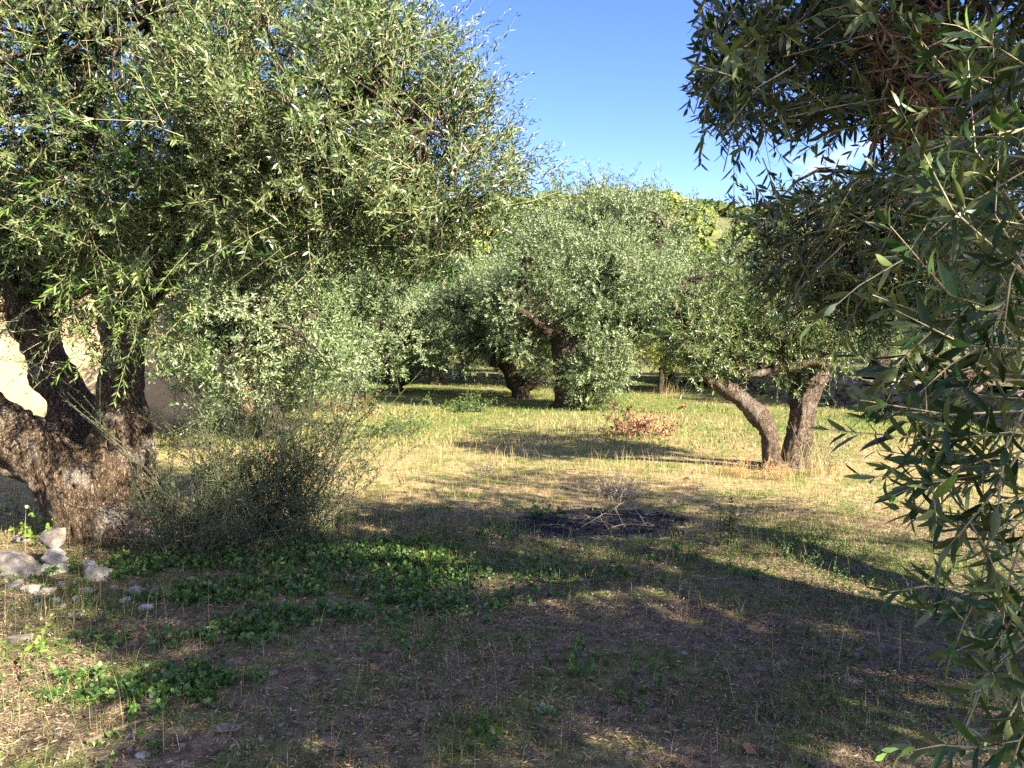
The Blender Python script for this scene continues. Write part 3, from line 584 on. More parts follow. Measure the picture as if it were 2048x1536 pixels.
# --- the olives behind: three built kinds, copied and turned
def back_tree(seed, lean, hgt, rad, forks):
    rng = np.random.RandomState(seed)
    top = hgt * .26
    limbs = [[(0, 0, -.15, .42), (0, 0, .1, .30), (lean * .4, 0, top * .6, .24), (lean * .8, 0, top, .22), (lean * 1.1, .1, top * 1.3, .16)]]
    tip = np.array([lean * 1.05, .0, top * 1.1])
    for k in range(forks):
        a = k * 2 * math.pi / forks + rng.uniform(-.4, .4); r = rad * rng.uniform(.45, .65)
        e = tip + np.array([math.cos(a) * r, math.sin(a) * r, (hgt - top) * rng.uniform(.4, .75)])
        m = (tip + e) / 2 + np.array([math.cos(a) * .2, math.sin(a) * .2, -.12])
        limbs.append([(*(tip - [0, 0, .25]), .16), (*m, .11), (*e, .05)])
    an = anchors_of(limbs)
    C = np.array([lean, 0, (hgt + top) / 2])
    blobs = []
    for k in range(9):
        dd = nrm(rng.normal(size=3)); dd[2] = dd[2] * .8 + .05
        blobs.append((C + dd * np.array([rad, rad, (hgt - top) / 2]) * .62, np.array([rad, rad, (hgt - top) / 2]) * rng.uniform(.38, .55), 32))
    for k in range(7):
        a = rng.uniform(0, 6.28); blobs.append((C + np.array([math.cos(a) * rad * .75, math.sin(a) * rad * .75, -(hgt - top) * .42]), np.array([rad * .33, rad * .33, (hgt - top) * .22]), 15))
    fr, tw, bb = crown(rng, blobs, an, leaf=.10, lw=.030, tmpl=T2, K=7, per=12, slen=(.25, .5), droop=.15, spread=.15, br=.022, stem=.004, tshift=.06)
    v, f, t = leaves_from(fr, T2)
    return dict(trunk=trunk_mesh('trunk', limbs, .05, (0, 0, 0), seed, .05, .01, .05), crown=tri_mesh('crown', v, f, t), branches=bb.mesh('branches'))
KINDS = [back_tree(51, -.15, 4.0, 2.1, 4), back_tree(52, .7, 4.4, 2.3, 3), back_tree(53, .1, 5.2, 2.6, 4)]
for k in KINDS: k['trunk'].materials.append(M_bark_b); k['crown'].materials.append(M_olive_far); k['branches'].materials.append(M_bark_b)
GB = 'olive trees of the grove'
BACK = [  # px, depth, kind, turn, scale, label
    (545, 13.2, 0, 20, 1.0, 'silvery olive tree seen through the sucker bush beside the cream wall'),
    (792, 26, 1, 200, .95, 'leaning olive tree with bright drooping crown, nearest of the trunks left of the broad tree'),
    (872, 31, 0, 80, 1.0, 'olive tree with short dark upright trunk just before the pale rubble wall'),
    (932, 36, 2, 140, .95, 'olive tree whose straight trunk stands at the end of the pale rubble wall'),
    (1042, 23.6, 1, 175, 1.0, 'olive tree with slanting trunk right beside the broad silvery tree'),
    (1235, 29, 2, 300, 1.36, 'tall olive crown rising behind the broad silvery tree against the hill'),
    (1130, 31, 2, 30, 1.38, 'olive crown filling the gap between the hanging branches and the tall crown'),
    (1760, 24, 0, 120, 1.25, 'olive tree above the dry stone wall, seen between the hanging twigs'),
    (2010, 19, 2, 10, .85, 'olive tree above the dry stone wall at the edge of the picture'),
    (1590, 30, 2, 250, 1.0, 'olive tree behind the two bent trunks, above the far end of the stone wall'),
    (420, 24, 2, 60, 1.0, 'olive tree behind the cream wall, hidden by the thick tree'),
    (650, 34, 2, 340, 1.1, 'olive tree far behind the leaning bright one'),
    (760, 42, 1, 100, 1.2, 'distant olive tree in the back row, between the short dark trunks'),
    (1000, 46, 2, 220, 1.25, 'distant olive tree in the back row, behind the rubble wall'),
    (1440, 40, 0, 160, .95, 'distant olive tree below the open green hillside'),
    (540, 44, 2, 75, 1.3, 'far olive tree showing between the leaning bright tree and the cream wall'),
    (880, 52, 1, 40, 1.35, 'farthest olive crown above the pale rubble wall'),
    (1165, 45, 0, 260, 1.3, 'far olive tree seen under the broad silvery crown'),
    (1335, 36, 0, 20, 1.05, 'low olive tree behind the small yellow-green one'),
    (1500, 34, 1, 320, 1.0, 'olive tree behind the leaning left stem of the bent tree'),
    (1880, 30, 2, 95, 1.1, 'olive tree well back on the terrace, behind the rusty bracken'),
    (1690, 38, 1, 150, 1.1, 'far olive tree on the terrace behind the bent trunks'),
    (610, 18.5, 1, 15, .95, 'drooping olive tree just right of the one seen through the sucker bush'),
    (330, 19.5, 0, 210, 1.1, 'olive tree close behind the cream wall'),
    (180, 34, 1, 20, 1.3, 'distant olive tree glimpsed over the cream wall'),
]
def copy_tree(k, loc, rz, s, label):
    r = root('olive_tree', loc, label, 'tree', GB); r.rotation_euler = (0, 0, math.radians(rz)); r.scale = (s, s, s)
    link('trunk', k['trunk'], None, r); link('crown', k['crown'], None, r, kind='stuff'); link('branches', k['branches'], None, r, kind='stuff')
    if s > 1.3 and loc[1] < 32: r.scale = (s, s, s * 1.14)
    return r
TERR = 0.75
def wall_x(y): return 7.5 + (27 - y) * (10.2 - 7.5) / (27 - 15.4)
for px, d, k, rz, s, lab in BACK:
    x = (px - 1024) / FPX * d; z = TERR if (x > wall_x(d) and d < 34) else Hf(x, d)
    copy_tree(KINDS[k], (x, d, z), rz, s, lab)
print('back trees done')

# ------------------------------------------------------------------ walls and the building
def stone_meshes(n, seed, tint_mat, sub=2):
    out = []; rng = np.random.RandomState(seed)
    for k in range(n):
        bm = bmesh.new(); bmesh.ops.create_cube(bm, size=1.0); bmesh.ops.subdivide_edges(bm, edges=bm.edges[:], cuts=1, use_grid_fill=True)
        bmesh.ops.triangulate(bm, faces=bm.faces[:])
        me = bpy.data.meshes.new('stone'); bm.to_mesh(me); bm.free()
        co = np.array([v.co[:] for v in me.vertices]); l = np.linalg.norm(co, axis=1, keepdims=True)
        co = co * (.72 + .28 * (.5 / np.maximum(np.abs(co).max(1, keepdims=True), 1e-6)) * .5 / np.maximum(l, .3))
        co = co + rng.normal(0, .055, co.shape)
        me.vertices.foreach_set('co', co.astype(np.float32).ravel()); me.update(); me.materials.append(tint_mat); out.append(me)
    return out
def stone_mat(name, stops, sc):
    m, nt, new, lk = mat_new(name)
    tc = new('ShaderNodeTexCoord'); oi = new('ShaderNodeObjectInfo'); n = new('ShaderNodeTexNoise'); n.inputs['Scale'].default_value = sc; n.inputs['Detail'].default_value = 8
    ge = new('ShaderNodeNewGeometry'); lk(ge.outputs['Position'], n.inputs['Vector'])
    ad = new('ShaderNodeMath'); ad.operation = 'MULTIPLY_ADD'; lk(oi.outputs['Random'], ad.inputs[0]); ad.inputs[1].default_value = .35; ad.inputs[2].default_value = -.175
    a2 = new('ShaderNodeMath'); a2.operation = 'ADD'; lk(n.outputs[0], a2.inputs[0]); lk(ad.outputs[0], a2.inputs[1])
    r = ramp(nt, stops); lk(a2.outputs[0], r.inputs[0])
    p = new('ShaderNodeBsdfPrincipled'); lk(r.outputs[0], p.inputs['Base Color']); p.inputs['Roughness'].default_value = .9; p.inputs['Specular IOR Level'].default_value = .2
    b = new('ShaderNodeBump'); b.inputs['Strength'].default_value = .6; b.inputs['Distance'].default_value = .02; lk(n.outputs[0], b.inputs['Height']); lk(b.outputs[0], p.inputs['Normal'])
    o = new('ShaderNodeOutputMaterial'); lk(p.outputs[0], o.inputs[0]); return m
M_stone = stone_mat('grey_wall_stone', [(.25, (.06, .05, .04)), (.5, (.13, .11, .09)), (.75, (.22, .195, .165))], 9)  # stone colour darkened to stand in for the shade on this wall
M_rubble = stone_mat('pale_rubble_stone', [(.25, (.20, .17, .12)), (.5, (.34, .30, .23)), (.75, (.50, .45, .37))], 7)
M_lime = stone_mat('white_limestone', [(.2, (.08, .066, .05)), (.42, (.18, .155, .125)), (.58, (.28, .245, .205)), (.8, (.38, .345, .30))], 14)
M_core = plain_mat('wall_core_earth', [(.3, (.03, .024, .018)), (.7, (.07, .055, .04))], 10, .95, 0)
def dry_wall(name, a, b, height, lens, rowh, mat, label, seed, thick=.45, z0=None):
    rng = np.random.RandomState(seed); a = np.array(a, float); b = np.array(b, float); L = np.linalg.norm(b - a); u = (b - a) / L; nv = np.array([u[1], -u[0]])
    if nv[1] > 0: nv = -nv
    mid = (a + b) / 2; z = Hf(*mid) - .03 if z0 is None else z0
    r = root(name, (a[0], a[1], z), label, 'wall'); ang = math.atan2(u[1], u[0]); r.rotation_euler = (0, 0, ang)
    s = -1 if (np.array([-u[1], u[0]]) @ nv) < 0 else 1                      # local y that faces the viewer
    pool = stone_meshes(7, seed, mat)
    rows = int(height / rowh)
    cv, cf = grid(np.linspace(0, L, int(L / .5)), np.array([0, .02, thick - .02, thick]), lambda X, Y: np.where((Y < .01) | (Y > thick - .01), -.3, height * .62 + .05 * (noise2(X.ravel(), Y.ravel(), .9).reshape(X.shape) - .5)))
    cv[:, 1] = -s * (cv[:, 1] + .08)
    link('core', tri_mesh('core', cv, cf), M_core, r)
    for k in range(rows):
        x = -rng.uniform(0, lens[0])
        while x < L:
            l = rng.uniform(*lens); h = rowh * rng.uniform(.8, 1.35)
            if k == rows - 1 and rng.rand() < .3: x += l; continue
            o = bpy.data.objects.new('stone', pool[rng.randint(len(pool))]); COL.objects.link(o); o.parent = r
            top = rng.uniform(-.02, .06) if k == rows - 1 else 0
            o.location = (x + l / 2, -s * .06 + s * rng.uniform(-.03, .04), k * rowh + h / 2 + top); o.scale = (l * 1.04, rng.uniform(.24, .36), h * 1.05)
            o.rotation_euler = (rng.normal(0, .1), rng.normal(0, .12), rng.normal(0, .12) + (math.pi if rng.rand() < .5 else 0))
            x += l
    return r
dry_wall('dry_stone_wall', (7.3, 27.5), (10.75, 13.0), .82, (.2, .42), .15, M_stone, 'long grey dry stone wall holding up the terrace behind the hanging branches', 7)
dry_wall('rubble_wall', (-5.2, 37), (-2.3, 36.2), .75, (.22, .42), .22, M_rubble, 'low pale rubble wall behind the two short dark trunks', 8)
dry_wall('rubble_wall', (-2.1, 33.4), (.9, 31.6), .42, (.2, .4), .19, M_rubble, 'collapsed low line of pale rubble beside the slanting olive trunk', 9)
M_terr = plain_mat('terrace_soil', [(.3, (.035, .035, .012)), (.5, (.06, .065, .02)), (.7, (.09, .10, .03))], 2.5, .95, .5, dist=.1)
tx = np.linspace(0, 45, 60); ty = np.linspace(10, 34, 40)
v, f = grid(tx, ty, lambda X, Y: TERR + .12 * (noise2(X.ravel(), Y.ravel(), .7).reshape(X.shape) - .5) + X * .02)
v[:, 0] += wall_x(v[:, 1]) + .12
sk = v[:60].copy()
link('terrace', tri_mesh('terrace', v, f), M_terr, kind='structure')

def plaster_mat():
    m, nt, new, lk = mat_new('cream_plaster')
    ge = new('ShaderNodeNewGeometry'); sp = new('ShaderNodeSeparateXYZ'); lk(ge.outputs['Position'], sp.inputs[0])
    n = new('ShaderNodeTexNoise'); n.inputs['Scale'].default_value = 1.6; n.inputs['Detail'].default_value = 7; lk(ge.outputs['Position'], n.inputs['Vector'])
    r = ramp(nt, [(.3, (.30, .20, .11)), (.55, (.37, .26, .15)), (.75, (.42, .31, .19))]); lk(n.outputs[0], r.inputs[0])
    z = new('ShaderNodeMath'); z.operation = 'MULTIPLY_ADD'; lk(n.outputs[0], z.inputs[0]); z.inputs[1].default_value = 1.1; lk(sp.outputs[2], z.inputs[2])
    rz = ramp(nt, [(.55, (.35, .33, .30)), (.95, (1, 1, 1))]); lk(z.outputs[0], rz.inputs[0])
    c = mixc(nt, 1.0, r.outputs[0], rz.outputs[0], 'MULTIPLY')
    p = new('ShaderNodeBsdfPrincipled'); lk(c, p.inputs['Base Color']); p.inputs['Roughness'].default_value = .92
    n2 = new('ShaderNodeTexNoise'); n2.inputs['Scale'].default_value = 25; lk(ge.outputs['Position'], n2.inputs['Vector'])
    b = new('ShaderNodeBump'); b.inputs['Strength'].default_value = .3; b.inputs['Distance'].default_value = .02; lk(n2.outputs[0], b.inputs['Height']); lk(b.outputs[0], p.inputs['Normal'])
    o = new('ShaderNodeOutputMaterial'); lk(p.outputs[0], o.inputs[0]); return m
def box_mesh(name, lo, hi, bev=.02):
    bm = bmesh.new(); bmesh.ops.create_cube(bm, size=1.0); lo = np.array(lo); hi = np.array(hi)
    for q in bm.verts: q.co = Vector((lo + hi) / 2 + np.array(q.co) * (hi - lo))
    bmesh.ops.bevel(bm, geom=bm.edges[:], offset=bev, segments=2, affect='EDGES'); me = bpy.data.meshes.new(name); bm.to_mesh(me); bm.free(); return me
r = root('farm_building', (-8.2, 14.6, 0), 'low cream plastered building seen in the gaps behind the thick olive trunks', 'building')
link('wall', box_mesh('wall', (-4.2, 0, -.2), (2.25, 4.5, 2.85)), plaster_mat(), r)
link('roof', box_mesh('roof', (-4.4, -.2, 2.853), (2.4, 4.7, 3.0)), plain_mat('roof_slab', [(.3, (.3, .2, .14)), (.7, (.42, .3, .22))], 5), r)

# ------------------------------------------------------------------ ground vegetation
def G(px, py):
    d = CAMZ * FPX / (py - HOR); x = (px - 1024) / FPX * d
    return np.array([x, d, Hf(x, d)])
def blades(rng, x, y, h, w, lean=.35, simple=False):
    n = len(x); z = H(x, y) - .005; a = rng.uniform(0, 6.28, n); b = rng.uniform(0, 6.28, n)
    sx, sy = np.cos(a) * w / 2, np.sin(a) * w / 2; l = np.abs(rng.normal(0, lean, n)) * h; lx, ly = np.cos(b) * l, np.sin(b) * l
    O = np.stack([x, y, z], -1); S = np.stack([sx, sy, np.zeros(n)], -1)
    tip = O + np.stack([lx, ly, np.sqrt(np.maximum(h * h - l * l, (h * .25) ** 2))], -1)
    t = np.clip(rng.normal(.5, .2, n), 0, 1)
    if simple:
        v = np.stack([O - S, O + S, tip], 1).reshape(-1, 3); return v, np.arange(3 * n).reshape(-1, 3), np.repeat(t, 3)
    mid = O + np.stack([lx * .3, ly * .3, (tip[:, 2] - z) * .6], -1)
    v = np.stack([O - S, O + S, mid - S * .75, mid + S * .75, tip], 1).reshape(-1, 3); i = np.arange(n)[:, None] * 5
    f = np.concatenate([i + np.array([[0, 1, 3]]), i + np.array([[0, 3, 2]]), i + np.array([[2, 3, 4]])])
    return v, f, np.repeat(t, 5)
rng = np.random.RandomState(77)
ASH = G(1205, 1050)
def in_ash(x, y, k=.85): return ((x - ASH[0]) / (.98 * k)) ** 2 + ((y - ASH[1]) / (.72 * k)) ** 2 + 1.0 * (noise2(x, y, 4.) - .5) < 1 - .3 * np.random.RandomState(1).rand(len(x))
def wedge(n, y0, y1, power=1.0, ex=1.25):
    """points on the ground in front of the viewer; density falls off with distance for power < 1"""
    u = rng.rand(n); y = (y0 ** (power + 1) + u * (y1 ** (power + 1) - y0 ** (power + 1))) ** (1 / (power + 1)) if power != -1 else y0 * (y1 / y0) ** u
    x = rng.uniform(-1, 1, n) * (.666 * ex * y + .4); return x, y
def bump2(x, y, spots):
    m = np.zeros_like(x)
    for (px, py, rx, ry, a) in spots:
        c = G(px, py); m = np.maximum(m, a * np.exp(-(((x - c[0]) / rx) ** 2 + ((y - c[1]) / ry) ** 2)))
    return m
IVY = [(300, 1130, .55, .35, 1), (470, 1130, .6, .4, 1), (620, 1110, .5, .45, 1), (760, 1120, .55, .4, 1), (880, 1150, .4, .35, .9), (560, 1190, .6, .25, 1), (380, 1200, .4, .2, .9), (700, 1190, .5, .2, .8), (430, 1290, .35, .2, .9), (400, 1380, .25, .14, .9), (330, 1400, .25, .12, .8), (240, 1150, .3, .25, .9), (130, 1060, .4, .3, .7), (620, 1240, .5, .2, .7), (820, 1210, .5, .2, .7), (500, 1300, .3, .15, .7), (250, 1300, .3, .2, .7), (980, 1130, .5, .3, .7)]
GREEN = [(1150, 1120, .9, .35, 1), (1450, 1110, .9, .4, 1), (1650, 1100, .7, .5, 1), (1800, 1190, .6, .5, 1), (1950, 1230, .6, .4, 1), (950, 1090, .7, .4, .9), (1350, 1440, .35, .25, .9), (1300, 1330, .3, .2, .6), (960, 1480, .25, .15, .8), (880, 1300, .35, .2, .7), (1560, 1440, .4, .3, .8), (1720, 1380, .4, .3, .7), (150, 1400, .3, .2, .6), (150, 1230, .5, .3, .8)]
# dead leaf litter
def litter():
    x, y = wedge(165000, 2.0, 8.0, .6)
    p = np.clip(1.3 - (y - 5.2) * .45, 0, 1) * (1 - .7 * np.clip(bump2(x, y, IVY), 0, 1)) * (.3 + 1.2 * noise2(x, y, 1.7)); k = (rng.rand(len(x)) < p) & ~in_ash(x, y)
    x, y = x[k], y[k]; n = len(x)
    X = nrm(np.stack([rng.normal(size=n), rng.normal(size=n), rng.normal(0, .28, n)], -1)); N = nrm(np.stack([rng.normal(0, .4, n), rng.normal(0, .4, n), np.ones(n)], -1)); Wd = nrm(np.cross(N, X)); N = np.cross(X, Wd)
    P = np.stack([x, y, H(x, y) + rng.uniform(.002, .018, n)], -1)
    t = np.clip(rng.normal(.45, .2, n), 0, 1); s = rng.uniform(.014, .038, n)
    v, f, t = leaves_from((P, X, -Wd, N, s, s * rng.uniform(.16, .26, n), t), T2)
    m = leaf_mat('dry_leaf_litter', [(0, (.08, .053, .03)), (.4, (.20, .14, .083)), (.7, (.30, .22, .14)), (.9, (.40, .31, .21)), (1, (.48, .40, .29))], None, .05, .75, .2, (1.2, 1, .7))
    tag(link('leaf_litter', tri_mesh('leaf_litter', v, f, t), m, kind='stuff'), 'brown fallen olive leaves strewn over the shaded foreground soil', 'leaf litter')
litter()
M_green = leaf_mat('green_grass_blade', [(0, (.035, .07, .012)), (.5, (.085, .14, .024)), (.85, (.17, .22, .042)), (1, (.29, .28, .08))], None, .3, .6, .2)
M_dry = leaf_mat('dry_grass_blade', [(0, (.15, .10, .045)), (.5, (.33, .245, .115)), (.85, (.47, .38, .20)), (1, (.56, .48, .29))], None, .22, .7, .15, (1.3, 1.15, .7))
def grasses():
    # green
    B = Bag()
    x, y = wedge(95000, 2.0, 7.0, .6); p = .55 * np.clip(3 * (noise2(x, y, 1.1) - .36), 0, 1) + .8 * bump2(x, y, GREEN) + .12; k = (rng.rand(len(x)) < p) & ~in_ash(x, y)
    x, y = x[k], y[k]; B.add(*blades(rng, x, y, rng.uniform(.02, .085, len(x)) * (.5 + .9 * noise2(x, y, 2)), rng.uniform(.0015, .0035, len(x)), .7))
    x, y = wedge(120000, 6.0, 14.0, .2); p = np.clip(1.7 * (noise2(x, y, .75) - .33), .04, 1) * np.interp(y, [6, 7.5, 10, 14], [.5, .45, .8, 1]); k = (rng.rand(len(x)) < p) & ~in_ash(x, y)
    x, y = x[k], y[k]; B.add(*blades(rng, x, y, rng.uniform(.02, .085, len(x)), rng.uniform(.005, .01, len(x)), .8, True))
    x, y = wedge(130000, 12, 40, -.3, 1.1); p = np.clip(1.9 * (noise2(x, y, .4) - .22), .08, 1); k = rng.rand(len(x)) < p; x, y = x[k], y[k]
    B.add(*blades(rng, x, y, rng.uniform(.03, .10, len(x)), rng.uniform(.012, .03, len(x)), .8, True))
    tag(link('green_grass', B.mesh('green_grass'), M_green, kind='stuff'), 'short green grass growing across the grove floor', 'grass')
    D = Bag()
    x, y = wedge(16000, 2.0, 7.0, .6); k = (rng.rand(len(x)) < .25 + .6 * noise2(x, y, .9)) & ~in_ash(x, y); x, y = x[k], y[k]
    D.add(*blades(rng, x, y, rng.uniform(.05, .17, len(x)), rng.uniform(.001, .0022, len(x)), .9))
    x, y = wedge(150000, 6.2, 14, .2); p = np.interp(y, [6.2, 7.6, 10, 14], [.25, .8, .75, .5]) * np.clip(1.6 * (.95 - noise2(x, y, .75)), .1, 1); k = (rng.rand(len(x)) < p) & ~in_ash(x, y); x, y = x[k], y[k]
    D.add(*blades(rng, x, y, rng.uniform(.03, .13, len(x)) * (.5 + .7 * noise2(x, y, 1.2)), rng.uniform(.003, .006, len(x)), .95, True))
    x, y = wedge(70000, 12, 40, -.3, 1.1); k = rng.rand(len(x)) < np.clip(1.8 * (.72 - noise2(x, y, .4)), .05, 1); x, y = x[k], y[k]
    D.add(*blades(rng, x, y, rng.uniform(.05, .15, len(x)), rng.uniform(.01, .02, len(x)), .8, True))
    # tall thin stalks
    x, y = wedge(900, 2.2, 14, .4); k = ~in_ash(x, y); x, y = x[k], y[k]
    D.add(*blades(rng, x, y, rng.uniform(.18, .42, len(x)), rng.uniform(.0012, .002, len(x)) * (1 + y * .06), .6))
    for (px, py, nn, hh) in [(1640, 950, 110, .42), (1560, 955, 60, .25), (1440, 945, 60, .25), (1320, 850, 50, .5), (1000, 930, 60, .35), (1250, 940, 80, .35), (860, 920, 60, .3), (1480, 860, 70, .4), (1340, 790, 40, .6), (60, 1240, 25, .35), (230, 1250, 20, .35)]:
        c = G(px, py); x = c[0] + rng.normal(0, .25, nn); y = c[1] + rng.normal(0, .2, nn); D.add(*blades(rng, x, y, rng.uniform(.5, 1, nn) * hh, np.full(nn, .0018 + c[1] * .00025), .45))
    tag(link('dry_grass', D.mesh('dry_grass'), M_dry, kind='stuff'), 'bleached straw-coloured dry grass between the olive trees', 'dry grass')
grasses()
M_weed = leaf_mat('weed_leaf', [(0, (.02, .045, .012)), (.5, (.05, .095, .022)), (.85, (.09, .15, .03)), (1, (.16, .22, .05))], None, .25, .5, .35)
M_ivy = leaf_mat('bramble_leaf', [(0, (.016, .042, .010)), (.45, (.04, .09, .018)), (.8, (.085, .15, .028)), (1, (.17, .22, .05))], None, .22, .45, .4)
def ground_shoots(x, y, hl, K, ll, lw, ang, updir=1., rngs=rng, tmpl=T2, stem=.0012, tsh=0., out=.5, skip=.1):
    n = len(x); O = np.stack([x, y, H(x, y) - .003], -1); D = nrm(np.stack([rngs.normal(0, out, n), rngs.normal(0, out, n), np.full(n, updir)], -1)); L = rngs.uniform(hl[0], hl[1], n)
    a, t = shoots(rngs, O, D, L, K, ll, lw, rngs.normal(0, .15, (n, 3)) * L[:, None] - UP * (.12 * L)[:, None], ang=ang, stem=stem, tshift=tsh, skip=skip)
    return a, t
def cover():
    B = Bag(); x, y = wedge(30000, 2.6, 7.5, .6); k = rng.rand(len(x)) < 1.0 * bump2(x, y, IVY) - .22 + .9 * (noise2(x, y, 2.2) - .5); x, y = x[k], y[k]
    a, t = ground_shoots(x, y, (.03, .12), 5, .036, .026, (50, 85), 1., out=.6); B.add(*leaves_from(a, T4)); B.add(*t)
    tag(link('bramble_ground_cover', B.mesh('bramble_ground_cover'), M_ivy, kind='stuff'), 'dense dark green bramble and ivy cover at the foot of the thick olive', 'ground cover')
    B = Bag(); x, y = wedge(15000, 2.2, 7.5, .6); p = .8 * bump2(x, y, GREEN) + .28 * (noise2(x, y, 1.6) > .54); k = (rng.rand(len(x)) < p) & ~in_ash(x, y); x, y = x[k], y[k]
    a, t = ground_shoots(x, y, (.03, .13), 6, .017, .008, (35, 75)); B.add(*leaves_from(a, T2)); B.add(*t)
    tag(link('low_weeds', B.mesh('low_weeds'), M_weed, kind='stuff'), 'low feathery green weeds sprouting through the leaf litter', 'weeds')
    # pale pebbles
    n = 900; x, y = wedge(n, 2.0, 7.0, .6); sz = rng.uniform(.004, .016, n) * rng.choice([1, 1, 1.6], n)
    near = bump2(x, y, [(120, 1190, .8, .5, 1), (250, 1190, .6, .3, .8), (260, 1400, .3, .15, .9), (520, 1480, .4, .2, .7), (1150, 1070, .8, .5, .8), (330, 1500, .4, .2, .7)]); k = rng.rand(n) < .25 + near; x, y, sz = x[k], y[k], sz[k] * (1 + near[k]); n = len(x)
    bm = bmesh.new(); bmesh.ops.create_icosphere(bm, subdivisions=1, radius=1.0); iv = np.array([q.co[:] for q in bm.verts]); bm.verts.ensure_lookup_table(); jf = np.array([[q.index for q in f_.verts] for f_ in bm.faces]); bm.free()
    v = (iv[None] * (1 + rng.normal(0, .16, (n, len(iv), 1)))) * (sz[:, None, None] * rng.uniform(.6, 1.3, (n, 1, 3)) * np.array([1, 1, .6])) + np.stack([x, y, H(x, y) + sz * .35], -1)[:, None]
    f = jf[None] + (np.arange(n) * len(iv))[:, None, None]
    tag(link('pebbles', tri_mesh('pebbles', v.reshape(-1, 3), f.reshape(-1, 3), smooth=False), M_lime, kind='stuff'), 'scattered small white pebbles in the foreground soil', 'pebbles')
cover()

# ------------------------------------------------------------------ rocks
def rock(px, py, w, h, label, group=None, seed=0, mat=M_lime, flat=1.0, rot=None, name='rock', lift=0.):
    rng = np.random.RandomState(seed + 100); c = G(px, py); d = c[1]; sx = w / FPX * d / 2 * .9; sz = h / FPX * d * .55 * flat
    bm = bmesh.new(); bmesh.ops.create_icosphere(bm, subdivisions=3, radius=1.0); me = bpy.data.meshes.new(name); bm.to_mesh(me); bm.free()
    co = np.array([q.co[:] for q in me.vertices])
    co = np.sign(co) * np.abs(co) ** .62
    for k in range(14):                                                     # broken faces
        n = nrm(rng.normal(size=3)); lim = rng.uniform(.6, .95); e = co @ n - lim; co = co - np.where(e > 0, e, 0)[:, None] * n
    co *= 1 + .2 * (noise(co + seed, 2.3)[:, None] - .5) + .16 * (noise(co + seed, 6)[:, None] - .5) + .08 * (noise(co + seed, 15)[:, None] - .5)
    co = co / np.abs(co).max(0) * np.array([sx, sx * rng.uniform(.6, .85), sz])
    me.vertices.foreach_set('co', co.astype(np.float32).ravel()); me.update(); me.polygons.foreach_set('use_smooth', np.zeros(len(me.polygons), bool))
    o = link(name, me, mat); o.location = (c[0], c[1], c[2] + sz * .25 + lift); o.rotation_euler = (rng.normal(0, .12), rng.normal(0, .12), rng.uniform(-.4, .4) if rot is None else rot)
    return tag(o, label, 'rock', group)
rock(15, 1150, 130, 70, 'large flat-topped grey rock at the picture edge, biggest of the rocks', seed=1)
rock(92, 1145, 78, 30, 'wide beige rock at the bottom of the little stack of three', seed=2, rot=.1)
rock(98, 1142, 60, 34, 'rounded grey-beige rock in the middle of the stack of three', seed=3, lift=.085)
rock(95, 1138, 62, 44, 'angular tan rock on top of the stack of three', seed=4, lift=.185)
rock(168, 1138, 44, 36, 'upright pitted white rock just right of the stack of three', seed=5)
rock(182, 1158, 58, 40, 'rough white rock leaning before the upright pitted one', seed=6)
rock(35, 1088, 46, 24, 'pale rock lying behind the large grey one', seed=7)
rock(262, 1188, 52, 24, 'cracked white rock half buried in ivy below the thick trunk', seed=8)
rock(282, 1226, 34, 20, 'small tan and grey rock beside the edge of the ivy', seed=9)
rock(440, 1474, 60, 20, 'thin bright white stone shard lying alone on the leaf litter', seed=10, flat=.5)
rock(22, 1294, 60, 22, 'flat pale rock in the patch of sun by the picture edge', seed=11)
GR = 'small limestone rocks below the rock pile'; LR = 'small pale limestone rock scattered in the soil below the rock stack'
for i, (px, py, w, h) in enumerate([(46, 1186, 44, 26), (80, 1188, 36, 20), (95, 1208, 26, 20), (136, 1208, 22, 20), (165, 1186, 44, 16), (122, 1244, 22, 14), (238, 1210, 26, 14), (60, 1215, 18, 12), (74, 1214, 16, 11), (187, 1197, 24, 13), (112, 1172, 22, 12), (12, 1178, 44, 16), (112, 1218, 14, 10), (215, 1178, 18, 14)]): rock(px, py, w, h, LR, GR, 20 + i)
GR2 = 'lone pale stones in the foreground litter'; LL2 = ['pale stone at the near edge of the ivy below the rocks', 'nearest of three pale stones in a row beside the small bramble patch', 'middle one of three pale stones in a row beside the small bramble patch', 'last of three pale stones in a row, farthest from the bramble leaves', 'pale stone lying in the middle of the ivy cover',
       'flat pale stone alone on bare litter between the ivy and the burnt patch', 'pale stone on the far rim of the burnt patch', 'white stone in the sunny grass behind the burnt patch', 'pale stone at the lower picture edge below the crooked stick', 'small pale stone right below the bright white shard', 'small pale stone between the sunny strip and the hanging leaves', 'low pale stone where the ivy ends towards the burnt patch', 'small pale stone beside the dark spiky weed']
for i, (px, py, w, h) in enumerate([(347, 1262, 16, 12), (276, 1404, 20, 15), (240, 1400, 16, 12), (214, 1402, 14, 12), (506, 1184, 24, 12), (1072, 1182, 30, 14), (1350, 1010, 18, 12), (1378, 965, 16, 10), (268, 1528, 34, 14), (510, 1500, 16, 12), (1735, 1300, 16, 9), (950, 1200, 26, 12), (1520, 1090, 14, 8)]): rock(px, py, w, h, LL2[i], GR2, 50 + i)

